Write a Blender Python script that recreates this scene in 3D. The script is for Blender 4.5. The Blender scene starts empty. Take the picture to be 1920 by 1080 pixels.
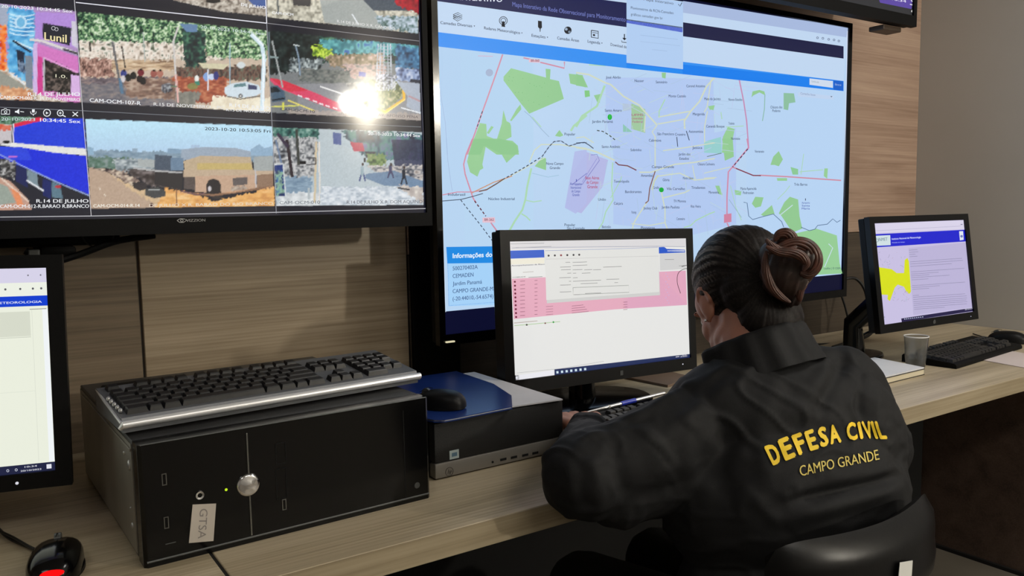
import bpy, bmesh, math, random
import numpy as np
from mathutils import Vector, Matrix, Euler
random.seed(7); RNG = np.random.default_rng(7)
SC = bpy.context.scene
COL = SC.collection
# ------------------------------------------------------------------ camera
CP = np.array([0.0, 0.0, 1.17])
YAW, PITCH, ROLL, FPX = 0.591754, -0.0970225, -0.0172549, 1529.52
_f = np.array([math.sin(YAW)*math.cos(PITCH), math.cos(YAW)*math.cos(PITCH), math.sin(PITCH)])
_r = np.array([math.cos(YAW), -math.sin(YAW), 0.0]); _u = np.cross(_r, _f)
CR = math.cos(ROLL)*_r + math.sin(ROLL)*_u
CU = -math.sin(ROLL)*_r + math.cos(ROLL)*_u
CF = _f
cd = bpy.data.cameras.new('camera'); cam = bpy.data.objects.new('camera', cd); COL.objects.link(cam)
cd.sensor_width = 36; cd.lens = FPX/1920*36; cd.clip_start = 0.02; cd.clip_end = 50
cam.matrix_world = Matrix(((CR[0], CU[0], -CF[0], CP[0]), (CR[1], CU[1], -CF[1], CP[1]), (CR[2], CU[2], -CF[2], CP[2]), (0, 0, 0, 1)))
SC.camera = cam
# ------------------------------------------------------------------ world, exposure, lights
W = bpy.data.worlds.new('world'); SC.world = W; W.use_nodes = True
W.node_tree.nodes['Background'].inputs[0].default_value = (0.6, 0.62, 0.65, 1)
W.node_tree.nodes['Background'].inputs[1].default_value = 0.02
SC.view_settings.view_transform = 'Standard'; SC.view_settings.look = 'None'
SC.view_settings.exposure = 0.0; SC.view_settings.gamma = 1.0; SC.view_settings.use_curve_mapping = False
def area(name, loc, target, sx, sy, power, color):
    l = bpy.data.lights.new(name, 'AREA'); l.shape = 'RECTANGLE'; l.size = sx; l.size_y = sy; l.energy = power; l.color = color
    o = bpy.data.objects.new(name, l); COL.objects.link(o); o.location = loc
    o.rotation_euler = (Vector(target)-Vector(loc)).to_track_quat('-Z', 'Y').to_euler()
    return o
# unseen overhead area lights added as fill: rear, side and left
area('fill_light_rear', (0.9, -1.3, 2.56), (0.9, -1.3, 0), 1.2, 0.3, 20.0, (1.0, 0.96, 0.88))
area('fill_light_side', (2.15, 0.15, 2.56), (2.15, 0.15, 0), 0.6, 0.6, 15.0, (1.0, 0.97, 0.92))
area('fill_light_left', (-0.9, -0.2, 2.56), (-0.9, -0.2, 0), 0.6, 0.6, 5.0, (1.0, 0.96, 0.90))

# ------------------------------------------------------------------ helpers
def s2l(c):
    c = np.asarray(c, float)/255.0
    return np.where(c <= 0.04045, c/12.92, ((c+0.055)/1.055)**2.4)
def ray(x, y): return CR*(x-960)/FPX - CU*(y-540)/FPX + CF
def hit(x, y, P, N):
    d = ray(x, y); return CP + d*(((P-CP)@N)/(d@N))
def frame(P, yaw=0, tilt=0, roll=0):
    """4x4 with X along the panel, Z up the panel, Y away from the viewer; degrees"""
    ya, ti, ro = map(math.radians, (yaw, tilt, roll))
    U0 = Vector((math.cos(ya), math.sin(ya), 0)); N = Vector((-math.sin(ya), math.cos(ya), 0)); V0 = Vector((0, 0, math.cos(ti)))+N*math.sin(ti)
    U = U0*math.cos(ro)+V0*math.sin(ro); V = -U0*math.sin(ro)+V0*math.cos(ro); B = V.cross(U)
    return Matrix(((U.x, B.x, V.x, P[0]), (U.y, B.y, V.y, P[1]), (U.z, B.z, V.z, P[2]), (0, 0, 0, 1)))
def tag(o, label=None, cat=None, group=None, kind=None):
    if label: o['label'] = label
    if cat: o['category'] = cat
    if group: o['group'] = group
    if kind: o['kind'] = kind
    return o
def empty(name, loc, label=None, cat=None, group=None):
    o = bpy.data.objects.new(name, None); COL.objects.link(o); o.location = loc; WL[o] = Vector(loc)
    o.empty_display_size = 0.05
    return tag(o, label, cat, group)
class MB:
    """collects shapes, then links them as one mesh object"""
    def __init__(s): s.bm = bmesh.new(); s.mi = 0
    def _xf(s, vs, M):
        if M is not None: bmesh.ops.transform(s.bm, matrix=M, verts=vs)
    def _mat(s, fs):
        for f in fs: f.material_index = s.mi
    def box(s, a, b, bev=0.0, M=None, seg=2):
        a = Vector(a); b = Vector(b)
        r = bmesh.ops.create_cube(s.bm, size=1.0, matrix=Matrix.Translation((a+b)/2) @ Matrix.Diagonal(((b-a).x, (b-a).y, (b-a).z, 1)))
        vs = r['verts']
        if bev > 0:
            es = list({e for v in vs for e in v.link_edges})
            rr = bmesh.ops.bevel(s.bm, geom=es, offset=bev, segments=seg, affect='EDGES', profile=0.5)
            vs = list({v for f in rr['faces'] for v in f.verts} | {v for v in vs if v.is_valid})
            allv = set(vs); 
            for v in list(vs):
                for f in v.link_faces: allv.update(f.verts)
            vs = list(allv)
        s._mat({f for v in vs for f in v.link_faces}); s._xf(vs, M); return s
    def cyl(s, p, q, r1, r2=None, n=24, M=None, caps=True):
        p = Vector(p); q = Vector(q); d = q-p; r2 = r1 if r2 is None else r2
        T = Matrix.Translation((p+q)/2) @ d.to_track_quat('Z', 'Y').to_matrix().to_4x4()
        r = bmesh.ops.create_cone(s.bm, cap_ends=caps, cap_tris=False, segments=n, radius1=r1, radius2=r2, depth=d.length, matrix=T)
        s._mat({f for v in r['verts'] for f in v.link_faces}); s._xf(r['verts'], M); return s
    def ball(s, c, rad, rot=None, sub=3, M=None):
        rad = (rad,)*3 if isinstance(rad, (int, float)) else rad
        T = Matrix.Translation(c) @ (rot.to_4x4() if rot is not None else Matrix.Identity(4)) @ Matrix.Diagonal((*rad, 1))
        r = bmesh.ops.create_icosphere(s.bm, subdivisions=sub, radius=1.0, matrix=T)
        s._mat({f for v in r['verts'] for f in v.link_faces}); s._xf(r['verts'], M); return s
    def capsule(s, p, q, r1, r2=None, n=16, flat=None):
        r2 = r1 if r2 is None else r2
        s.cyl(p, q, r1, r2, n); s.ball(p, r1, sub=2); s.ball(q, r2, sub=2); return s
    def lathe(s, prof, n=32, M=None, closed=False):
        rings = []
        for r, z in prof:
            rings.append([s.bm.verts.new((r*math.cos(2*math.pi*k/n), r*math.sin(2*math.pi*k/n), z)) for k in range(n)] if r > 1e-6 else [s.bm.verts.new((0, 0, z))])
        fs = []
        for a, b in zip(rings, rings[1:]):
            for k in range(n):
                k2 = (k+1) % n
                if len(a) == 1 and len(b) == 1: continue
                if len(a) == 1: fs.append(s.bm.faces.new((a[0], b[k2], b[k])))
                elif len(b) == 1: fs.append(s.bm.faces.new((a[k], a[k2], b[0])))
                else: fs.append(s.bm.faces.new((a[k], a[k2], b[k2], b[k])))
        s._mat(fs); s._xf([v for r in rings for v in r], M); return s
    def tube(s, pts, rad, n=8, caps=True):
        pts = [Vector(p) for p in pts]; rads = rad if isinstance(rad, (list, tuple)) else [rad]*len(pts)
        rings = []; up = None
        for i, p in enumerate(pts):
            t = (pts[min(i+1, len(pts)-1)]-pts[max(i-1, 0)]).normalized()
            if up is None: up = Vector((0, 0, 1)) if abs(t.z) < 0.9 else Vector((1, 0, 0))
            a = (up-t*up.dot(t)).normalized(); up = a; b = t.cross(a)
            rings.append([s.bm.verts.new(p+(a*math.cos(2*math.pi*k/n)+b*math.sin(2*math.pi*k/n))*rads[i]) for k in range(n)])
        fs = []
        for A, B in zip(rings, rings[1:]):
            for k in range(n): fs.append(s.bm.faces.new((A[k], A[(k+1) % n], B[(k+1) % n], B[k])))
        if caps: fs.append(s.bm.faces.new(rings[0][::-1])); fs.append(s.bm.faces.new(rings[-1]))
        s._mat(fs); return s
    def prism(s, poly, z0, z1, M=None):
        """poly: (x,y) outline, extruded along z"""
        a = [s.bm.verts.new((x, y, z0)) for x, y in poly]; b = [s.bm.verts.new((x, y, z1)) for x, y in poly]
        n = len(poly); fs = [s.bm.faces.new(a[::-1]), s.bm.faces.new(b)]
        for k in range(n): fs.append(s.bm.faces.new((a[k], a[(k+1) % n], b[(k+1) % n], b[k])))
        s._mat(fs); s._xf(a+b, M); return s
    def mat(s, i): s.mi = i; return s
    def mesh(s, name):
        bmesh.ops.recalc_face_normals(s.bm, faces=s.bm.faces[:])
        me = bpy.data.meshes.new(name); s.bm.to_mesh(me); s.bm.free(); return me
    def build(s, name, mats, parent=None, smooth=None, M=None, loc=None):
        me = s.mesh(name)
        for m in (mats if isinstance(mats, (list, tuple)) else [mats]): me.materials.append(m)
        if M is not None: me.transform(M)
        return link(name, me, parent, smooth, loc)
WL = {}                      # world position of each object's origin
def link(name, me, parent=None, smooth=None, loc=None):
    """me is in world coordinates; its object sits at the parent's origin (or at loc)"""
    o = bpy.data.objects.new(name, me); COL.objects.link(o)
    w = WL[parent] if parent is not None else Vector(loc or (0, 0, 0))
    me.transform(Matrix.Translation(-w)); WL[o] = w
    if parent is not None: o.parent = parent
    else: o.location = w
    if smooth is not None:
        me.polygons.foreach_set('use_smooth', [True]*len(me.polygons))
        if smooth < 180:
            me.set_sharp_from_angle(angle=math.radians(smooth))
    return o
def arc(p, q, sag, n=14, dirv=(0, 0, -1)):
    p = Vector(p); q = Vector(q); d = Vector(dirv)
    return [p.lerp(q, k/n)+d*sag*4*(k/n)*(1-k/n) for k in range(n+1)]
def spline(pts, n=8):
    P = [Vector(p) for p in pts]; P = [P[0]*2-P[1]]+P+[P[-1]*2-P[-2]]; out = []
    for i in range(1, len(P)-2):
        for k in range(n):
            t = k/n; a, b, c, d = P[i-1:i+3]
            out.append(0.5*((2*b)+(-a+c)*t+(2*a-5*b+4*c-d)*t*t+(-a+3*b-3*c+d)*t**3))
    out.append(P[-2]); return out

# ------------------------------------------------------------------ materials
def newmat(name):
    m = bpy.data.materials.new(name); m.use_nodes = True; nt = m.node_tree
    return m, nt, nt.nodes['Principled BSDF']
def plain(name, col, rough=0.5, metal=0.0, spec=0.5, coat=0.0, bump=0.0, bscale=200.0, var=0.0, vscale=8.0, emit=None, es=0.0, trans=0.0, sss=0.0):
    m, nt, b = newmat(name); c = s2l(col)
    b.inputs['Base Color'].default_value = (*c, 1); b.inputs['Roughness'].default_value = rough
    b.inputs['Metallic'].default_value = metal; b.inputs['Specular IOR Level'].default_value = spec
    b.inputs['Coat Weight'].default_value = coat; b.inputs['Transmission Weight'].default_value = trans
    if sss: b.inputs['Subsurface Weight'].default_value = sss; b.inputs['Subsurface Scale'].default_value = 0.01; b.inputs['Subsurface Radius'].default_value = (1, 0.35, 0.2)
    if emit is not None: b.inputs['Emission Color'].default_value = (*s2l(emit), 1); b.inputs['Emission Strength'].default_value = es
    tc = nt.nodes.new('ShaderNodeTexCoord')
    if bump:
        n = nt.nodes.new('ShaderNodeTexNoise'); n.inputs['Scale'].default_value = bscale; n.inputs['Detail'].default_value = 3
        nt.links.new(tc.outputs['Object'], n.inputs['Vector'])
        bp = nt.nodes.new('ShaderNodeBump'); bp.inputs['Strength'].default_value = bump; bp.inputs['Distance'].default_value = 0.002
        nt.links.new(n.outputs['Fac'], bp.inputs['Height']); nt.links.new(bp.outputs['Normal'], b.inputs['Normal'])
    if var:
        n = nt.nodes.new('ShaderNodeTexNoise'); n.inputs['Scale'].default_value = vscale; n.inputs['Detail'].default_value = 4
        nt.links.new(tc.outputs['Object'], n.inputs['Vector'])
        r = nt.nodes.new('ShaderNodeValToRGB'); r.color_ramp.elements[0].position = 0.3; r.color_ramp.elements[1].position = 0.7
        r.color_ramp.elements[0].color = (*(c*(1-var)), 1); r.color_ramp.elements[1].color = (*np.minimum(c*(1+var), 1), 1)
        nt.links.new(n.outputs['Fac'], r.inputs['Fac']); nt.links.new(r.outputs['Color'], b.inputs['Base Color'])
    return m
def wood(name, dark, mid, light, rough=0.42, stretch=(0.7, 9.0, 9.0), seed=0.0, bump=0.05):
    """laminate with grain running along X"""
    m, nt, b = newmat(name); L = nt.links.new
    tc = nt.nodes.new('ShaderNodeTexCoord'); mp = nt.nodes.new('ShaderNodeMapping')
    mp.inputs['Scale'].default_value = stretch; mp.inputs['Location'].default_value = (seed, seed*1.7, seed*0.3)
    L(tc.outputs['Object'], mp.inputs['Vector'])
    n1 = nt.nodes.new('ShaderNodeTexNoise'); n1.inputs['Scale'].default_value = 1.6; n1.inputs['Detail'].default_value = 6; n1.inputs['Roughness'].default_value = 0.62; n1.inputs['Distortion'].default_value = 0.5
    L(mp.outputs[0], n1.inputs['Vector'])
    mp2 = nt.nodes.new('ShaderNodeMapping'); mp2.inputs['Scale'].default_value = (stretch[0]*1.3, stretch[1]*11, stretch[2]*11); L(tc.outputs['Object'], mp2.inputs['Vector'])
    n2 = nt.nodes.new('ShaderNodeTexNoise'); n2.inputs['Scale'].default_value = 2.2; n2.inputs['Detail'].default_value = 4; L(mp2.outputs[0], n2.inputs['Vector'])
    mx = nt.nodes.new('ShaderNodeMath'); mx.operation = 'MULTIPLY_ADD'; mx.inputs[1].default_value = 0.42
    sb = nt.nodes.new('ShaderNodeMath'); sb.operation = 'MULTIPLY'; sb.inputs[1].default_value = 0.62; L(n1.outputs['Fac'], sb.inputs[0])
    L(n2.outputs['Fac'], mx.inputs[0]); L(sb.outputs[0], mx.inputs[2])
    r = nt.nodes.new('ShaderNodeValToRGB'); e = r.color_ramp.elements
    e[0].position = 0.38; e[0].color = (*s2l(dark), 1); e[1].position = 0.66; e[1].color = (*s2l(light), 1)
    q = e.new(0.5); q.color = (*s2l(mid), 1)
    L(mx.outputs[0], r.inputs['Fac']); L(r.outputs['Color'], b.inputs['Base Color'])
    b.inputs['Roughness'].default_value = rough
    bp = nt.nodes.new('ShaderNodeBump'); bp.inputs['Strength'].default_value = bump; bp.inputs['Distance'].default_value = 0.001
    L(n2.outputs['Fac'], bp.inputs['Height']); L(bp.outputs['Normal'], b.inputs['Normal'])
    return m
def emis(name, col, st=1.0):
    m = bpy.data.materials.new(name); m.use_nodes = True; nt = m.node_tree; nt.nodes.clear()
    e = nt.nodes.new('ShaderNodeEmission'); e.inputs[0].default_value = (*s2l(col), 1); e.inputs[1].default_value = st
    o = nt.nodes.new('ShaderNodeOutputMaterial'); nt.links.new(e.outputs[0], o.inputs[0]); return m
def screenmat(name, st, rough, spec):
    """lit display: pixels give light, the panel's surface reflects a little"""
    m, nt, b = newmat(name)
    a = nt.nodes.new('ShaderNodeVertexColor'); a.layer_name = 'Col'
    b.inputs['Base Color'].default_value = (0.006, 0.006, 0.007, 1); b.inputs['Roughness'].default_value = rough; b.inputs['Specular IOR Level'].default_value = spec
    nt.links.new(a.outputs['Color'], b.inputs['Emission Color']); b.inputs['Emission Strength'].default_value = st
    return m
M = {}
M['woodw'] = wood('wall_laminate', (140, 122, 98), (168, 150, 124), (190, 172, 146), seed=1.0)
M['woodl_shade'] = wood('wall_laminate_shaded', (104, 90, 72), (126, 110, 90), (146, 130, 108), seed=5.0)  # darker tone carries the shade left of the seam
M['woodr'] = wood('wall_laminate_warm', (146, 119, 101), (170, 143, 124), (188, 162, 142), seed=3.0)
M['woodk_shade'] = wood('wall_laminate_shaded_low', (56, 48, 41), (70, 61, 52), (84, 74, 63), seed=9.0)  # shade low on the wall put into the laminate colour
M['desk'] = wood('desk_laminate', (150, 136, 110), (178, 163, 136), (198, 184, 158), seed=2.0, rough=0.38)
M['deskedge_shade'] = wood('desk_edge_shaded', (128, 114, 88), (150, 136, 110), (168, 154, 128), seed=6.0, rough=0.5)  # front face darkened in colour, as shade under light from above
M['panel'] = wood('desk_end_laminate', (66, 52, 45), (82, 66, 57), (96, 78, 68), seed=4.0)
M['greywall'] = plain('grey_paint', (184, 181, 176), 0.75, bump=0.04, bscale=300, var=0.03, vscale=3)
M['white'] = plain('ceiling_paint', (205, 203, 198), 0.8, var=0.02)
M['floor'] = plain('floor_tile', (120, 113, 103), 0.35, var=0.08, vscale=6)
M['seam'] = plain('joint_black', (14, 12, 11), 0.8, var=0.05)
M['black'] = plain('black_plastic', (12, 12, 13), 0.42, spec=0.2, bump=0.08, bscale=900)
M['matte'] = plain('black_matte', (8, 8, 9), 0.6, spec=0.14, bump=0.1, bscale=600)
M['gloss'] = plain('black_gloss', (6, 6, 7), 0.14, spec=0.3, bump=0.01, bscale=50)
M['dark'] = plain('dark_recess', (6, 6, 6), 0.9, var=0.05)
M['greymetal'] = plain('brushed_grey', (120, 120, 118), 0.3, metal=0.9, bump=0.03, bscale=500)
M['silver'] = plain('silver_plastic', (190, 190, 190), 0.28, metal=0.7, bump=0.02, bscale=500)
M['chrome'] = plain('chrome', (220, 220, 222), 0.1, metal=1.0, var=0.02)
M['greyplastic'] = plain('grey_plastic', (82, 84, 84), 0.4, metal=0.3, bump=0.05, bscale=700)
M['whiteplastic'] = plain('white_plastic', (215, 215, 210), 0.35, var=0.02)
M['paper'] = plain('paper', (212, 212, 216), 0.75, var=0.03, vscale=30)
M['label'] = plain('sticker', (186, 178, 168), 0.5, var=0.05, vscale=30)
M['ink'] = plain('ink', (60, 60, 66), 0.7, var=0.05)
M['cable'] = plain('cable_rubber', (14, 14, 15), 0.5, var=0.05)
M['scr_tv'] = screenmat('tv_panel', 1.0, 0.035, 0.5)
M['scr_tv2'] = screenmat('tv_panel_satin', 1.0, 0.3, 0.12)
M['scr_mon'] = screenmat('monitor_panel', 1.0, 0.35, 0.3)
# ------------------------------------------------------------------ what the displays show
_fc = {}
def font_tris(txt, bold=0.0):
    if bold > 0:
        v, f = font_tris(txt, 0.0); V_, F_ = [], []
        for i, (dx, dy) in enumerate(((0, 0), (bold, 0), (-bold, 0), (0, bold*.8), (0, -bold*.8), (bold*.7, bold*.6), (-bold*.7, -bold*.6)) if bold > .022 else ((-bold*.8, 0), (bold*.8, 0))):
            V_.append(v+[dx, dy]); F_ += [tuple(k+i*len(v) for k in t) for t in f]
        return np.concatenate(V_), F_
    key = (txt, bold)
    if key not in _fc:
        cu = bpy.data.curves.new('t', 'FONT'); cu.body = txt; cu.size = 1.0; cu.resolution_u = 3; cu.offset = bold
        o = bpy.data.objects.new('t', cu); COL.objects.link(o)
        dg = bpy.context.evaluated_depsgraph_get(); me = bpy.data.meshes.new_from_object(o.evaluated_get(dg))
        v = np.array([tuple(p.co)[:2] for p in me.vertices]).reshape(-1, 2); f = [tuple(p.vertices) for p in me.polygons]
        bpy.data.objects.remove(o); bpy.data.curves.remove(cu); bpy.data.meshes.remove(me)
        _fc[key] = (v, f)
    return _fc[key]
class Scr:
    """one lit panel: flat shapes laid in the plane of the display, coloured per shape"""
    def __init__(s, P, N, up=None):
        s.P = np.array(P, float); s.N = np.array(N, float); s.N /= np.linalg.norm(s.N)   # N points to the viewer's side
        s.v = []; s.f = []; s.c = []; s.lay = 0
    def at(s, x, y, lift=None):
        p = hit(x, y, s.P, s.N); return p + s.N*(s.lay*0.00012 if lift is None else lift)
    def up(s): s.lay += 1; return s
    def poly(s, pts, col):
        b = len(s.v); s.v += [s.at(*p) for p in pts]; s.f.append(tuple(range(b, b+len(pts)))); s.c.append(tuple(s2l(col))); return s
    def rect(s, x0, y0, x1, y1, x2, y2, x3, y3, col): return s.poly([(x0, y0), (x1, y1), (x2, y2), (x3, y3)], col)
    def line(s, pts, w, col):
        pts = [np.array(p, float) for p in pts]
        L = []; R = []
        for i, p in enumerate(pts):
            d = pts[min(i+1, len(pts)-1)]-pts[max(i-1, 0)]; d /= (np.linalg.norm(d)+1e-9); n = np.array([-d[1], d[0]])*w/2
            L.append(p+n); R.append(p-n)
        for i in range(len(pts)-1): s.poly([L[i], L[i+1], R[i+1], R[i]], col)
        return s
    def dash(s, pts, w, col, on=5, off=3.5):
        pts = [np.array(p, float) for p in pts]; acc = 0
        for a, b in zip(pts, pts[1:]):
            L = np.linalg.norm(b-a); t = 0
            while t < L:
                ph = acc % (on+off); step = (on-ph) if ph < on else (on+off-ph); step = min(max(step, 0.01), L-t)
                if ph < on: s.line([a+(b-a)*t/L, a+(b-a)*(t+step)/L], w, col)
                t += max(step, 0.01); acc += max(step, 0.01)
        return s
    def disc(s, x, y, r, col, n=14, ry=None):
        ry = r if ry is None else ry
        return s.poly([(x+r*math.cos(2*math.pi*k/n), y+ry*math.sin(2*math.pi*k/n)) for k in range(n)], col)
    def ring(s, x, y, r, w, col, n=18): return s.line([(x+r*math.cos(2*math.pi*k/n), y+r*math.sin(2*math.pi*k/n)) for k in range(n+1)], w, col)
    def text(s, txt, p0, p1, h, col, bold=0.0, lean=0.0, both=False):
        v, f = font_tris(txt, bold)
        if len(v) == 0: return s
        x0, x1 = v[:, 0].min(), v[:, 0].max(); p0 = np.array(p0, float); p1 = np.array(p1, float); b = len(s.v)
        for x, y in v:
            q = p0+(p1-p0)*(x-x0)/(x1-x0)+np.array([lean*y/0.7, -h*y/0.7]); s.v.append(s.at(*q))
        for t in f: s.f.append(tuple(i+b for i in t)); s.c.append(tuple(s2l(col)))
        return s
    def build(s, name, mat, parent, grid=None):
        V = list(s.v); Fc = list(s.f); cols = [c for c in s.c]
        corner = []
        for f, c in zip(Fc, cols): corner += [(*c, 1.0)]*len(f)
        if grid is not None:
            gv, gf, gc = grid; b = len(V); V += list(gv)
            for q in gf: Fc.append(tuple(i+b for i in q)); corner += [(*gc[i], 1.0) for i in q]
        me = bpy.data.meshes.new(name); me.from_pydata([tuple(p) for p in V], [], Fc)
        a = me.color_attributes.new('Col', 'FLOAT_COLOR', 'CORNER')
        # normals must face the viewer's side
        a.data.foreach_set('color', np.array(corner, dtype=np.float32).ravel())
        me.materials.append(mat); me.update()
        return link(name, me, parent)

# a small painter for the camera pictures: sRGB canvas that is then laid on the display as a fine coloured grid
class Paint:
    def __init__(s, w, h, k=1): s.w, s.h, s.k = w, h, k; s.a = np.zeros((h*k, w*k, 3)); s.clip = None; yy, xx = np.mgrid[0:h*k, 0:w*k]; s.X = (xx+.5)/k; s.Y = (yy+.5)/k
    def mask(s, pts, warp=None):
        P = np.array(pts, float); m = np.zeros(s.X.shape, bool); n = len(P)
        x0, y0 = P.min(0); x1, y1 = P.max(0)
        i0, i1 = max(int(y0*s.k)-1, 0), min(int(y1*s.k)+2, s.X.shape[0]); j0, j1 = max(int(x0*s.k)-1, 0), min(int(x1*s.k)+2, s.X.shape[1])
        if i1 <= i0 or j1 <= j0: return m
        X = s.X[i0:i1, j0:j1]; Y = s.Y[i0:i1, j0:j1]
        if warp is not None: X = X+warp[0][i0:i1, j0:j1]; Y = Y+warp[1][i0:i1, j0:j1]
        r = np.zeros(X.shape, bool)
        for i in range(n):
            (ax, ay), (bx, by) = P[i], P[(i+1) % n]
            if ay == by: continue
            c = ((ay > Y) != (by > Y)) & (X < (bx-ax)*(Y-ay)/(by-ay)+ax); r ^= c
        m[i0:i1, j0:j1] = r; return m
    def put(s, m, col, alpha=1.0):
        if s.clip is not None: m = m & s.clip
        col = np.asarray(col, float)
        if col.ndim == 3: s.a[m] = s.a[m]*(1-alpha)+col[m]*alpha
        else: s.a[m] = s.a[m]*(1-alpha)+col*alpha
    def poly(s, pts, col, alpha=1.0): s.put(s.mask(pts), col, alpha); return s
    def line(s, pts, w, col, alpha=1.0):
        for (ax, ay), (bx, by) in zip(pts, pts[1:]):
            d = np.hypot(bx-ax, by-ay)+1e-9; nx, ny = -(by-ay)/d*w/2, (bx-ax)/d*w/2
            s.poly([(ax+nx, ay+ny), (bx+nx, by+ny), (bx-nx, by-ny), (ax-nx, ay-ny)], col, alpha)
        return s
    def disc(s, x, y, rx, ry, col, alpha=1.0):
        s.put(((s.X-x)/rx)**2+((s.Y-y)/ry)**2 < 1, col, alpha); return s
    def noise(s, sx, sy=None, seed=0):
        sy = sy or sx; r = np.random.default_rng(seed); gh, gw = int(s.h/sy)+3, int(s.w/sx)+3; g = r.random((gh, gw))
        u = s.X/sx; v = s.Y/sy; i = np.floor(v).astype(int); j = np.floor(u).astype(int); fu = u-j; fv = v-i
        fu = fu*fu*(3-2*fu); fv = fv*fv*(3-2*fv)
        return (g[i, j]*(1-fu)+g[i, j+1]*fu)*(1-fv)+(g[i+1, j]*(1-fu)+g[i+1, j+1]*fu)*fv
    def tex(s, pts, cols, sx=3.0, sy=None, seed=0, con=1.0, alpha=1.0):
        """patch filled with a mottled mix of the given colours"""
        n = (s.noise(sx, sy, seed)*0.6+s.noise(sx*2.3, None if sy is None else sy*2.3, seed+9)*0.4-0.5)*con*1.45+0.5
        n = np.clip(n, 0, 0.9999)*(len(cols)-1); i = n.astype(int); f = (n-i)[..., None]; C = np.array(cols, float)
        wx = (s.noise(3.2, seed=seed+50)-.5)*7; wy = (s.noise(3.2, seed=seed+51)-.5)*7
        s.put(s.mask(pts, (wx, wy)), C[i]*(1-f)+C[np.minimum(i+1, len(cols)-1)]*f, alpha); return s
def camera_wall():
    p = Paint(802, 412, 1); bar = (24, 25, 38); p.a[:] = bar
    leaf = [(10, 28, 28), (30, 66, 54), (66, 112, 76), (118, 160, 110), (176, 202, 160), (214, 228, 204)]
    dleaf = [(8, 18, 26), (16, 40, 44), (34, 78, 66), (80, 130, 100)]
    # --- row 0 (mostly above the frame)
    p.clip = p.mask([(0, -200), (480+20, -200), (499, 30), (420, 22), (323, 0), (140, -22), (0, -40)])
    p.tex([(0, -60), (520, -60), (520, 40), (0, 40)], [(90, 80, 72), (168, 158, 146), (214, 208, 198)], 3, seed=1)
    p.poly([(462, -4), (500, -4), (500, 14), (478, 12)], (52, 84, 150)); p.disc(400, 2, 14, 4, (20, 20, 24))
    p.clip = p.mask([(501, -40), (786, -40), (784, 63), (501, 32)])
    p.tex([(500, -50), (790, -50), (790, 70), (500, 70)], [(120, 116, 104), (196, 192, 176), (226, 222, 206)], 4, seed=2)
    p.poly([(598, -10), (672, -10), (740, 62), (608, 42)], (160, 166, 164)); p.poly([(676, -5), (790, -5), (790, 20), (700, 20)], (66, 78, 92))
    p.poly([(548, -8), (584, -8), (582, 12), (550, 10)], (22, 22, 36)); p.tex([(740, -10), (790, -10), (790, 28), (740, 8)], [(110, 20, 34), (190, 30, 48)], 5, seed=4)
    p.tex([(700, 30), (786, 30), (784, 64), (720, 52)], [(60, 90, 84), (150, 170, 180), (210, 220, 235)], 3, seed=3); p.line([(660, 26), (672, 46)], 2, (235, 240, 245)); p.line([(520, -3), (522, 25)], 3, (70, 80, 84))
    # --- row 1, shop fronts
    p.clip = p.mask([(-2, 7), (142, 21), (152, 192), (-2, 186)])
    p.poly([(0, 0), (160, 0), (160, 200), (0, 200)], (170, 140, 190)); p.tex([(0, 120), (60, 150), (160, 185), (160, 200), (0, 200)], [(150, 120, 96), (206, 190, 172), (232, 226, 214)], 4, seed=5)
    p.poly([(0, 8), (16, 10), (14, 60), (0, 50)], (160, 170, 190)); p.tex([(0, 43), (12, 48), (12, 132), (0, 132)], [(196, 50, 22), (236, 112, 40), (240, 170, 110)], 6, seed=6)
    p.poly([(0, 132), (46, 160), (46, 190), (0, 176)], (150, 150, 140)); p.tex([(0, 160), (60, 170), (60, 190), (0, 186)], [(190, 120, 80), (232, 190, 150)], 5, seed=7)
    p.tex([(14, 12), (66, 22), (66, 105), (60, 160), (14, 132)], [(50, 130, 190), (96, 176, 224), (150, 212, 240)], 7, seed=8)
    for i in range(6): p.line([(18, 26+i*7), (30, 30+i*7), (48, 31+i*7), (64, 27+i*8)], 2, (205, 235, 250))
    p.disc(39, 42, 11, 12, (196, 226, 244)); p.disc(39, 42, 8, 9, (110, 180, 220)); p.line([(24, 76), (62, 92)], 3, (205, 230, 240))
    p.poly([(30, 92), (46, 98), (46, 138), (34, 132)], (26, 36, 56)); p.poly([(47, 104), (61, 106), (61, 168), (48, 162)], (120, 132, 146)); p.tex([(34, 112), (46, 116), (46, 138), (34, 132)], [(150, 170, 190), (60, 80, 110)], 3, seed=9)
    p.line([(24, 76), (58, 98)], 4, (20, 30, 50)); p.line([(18, 136), (46, 158)], 3, (225, 230, 235))
    p.poly([(66, 22), (142, 26), (146, 90), (66, 76)], (176, 138, 214)); p.poly([(134, 40), (142, 40), (145, 90), (134, 84)], (206, 202, 216))
    p.poly([(80, 43), (134, 52), (131, 86), (80, 72)], (28, 30, 44)); p.line([(56, 74), (80, 77), (146, 101)], 5, (216, 212, 210)); p.line([(118, 92), (146, 101)], 4, (60, 60, 64))
    p.poly([(66, 80), (146, 106), (150, 196), (66, 176)], (208, 118, 190)); p.poly([(62, 82), (70, 80), (70, 176), (62, 172)], (206, 180, 226))
    p.poly([(70, 104), (79, 108), (80, 178), (70, 176)], (206, 60, 140)); p.tex([(81, 108), (146, 136), (148, 180), (81, 172)], [(18, 16, 18), (34, 30, 30), (110, 96, 90)], 3, seed=10, con=1.2)
    p.line([(82, 108), (146, 136)], 3, (226, 160, 214)); p.line([(82, 108), (83, 172)], 3, (190, 190, 196)); p.poly([(99, 134), (140, 136), (140, 148), (99, 147)], (12, 12, 14)); p.poly([(133, 140), (149, 142), (151, 182), (133, 178)], (214, 176, 224))
    # --- row 1, square with trees
    p.clip = p.mask([(146, 22), (500, 57), (508, 210), (153, 192)])
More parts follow.
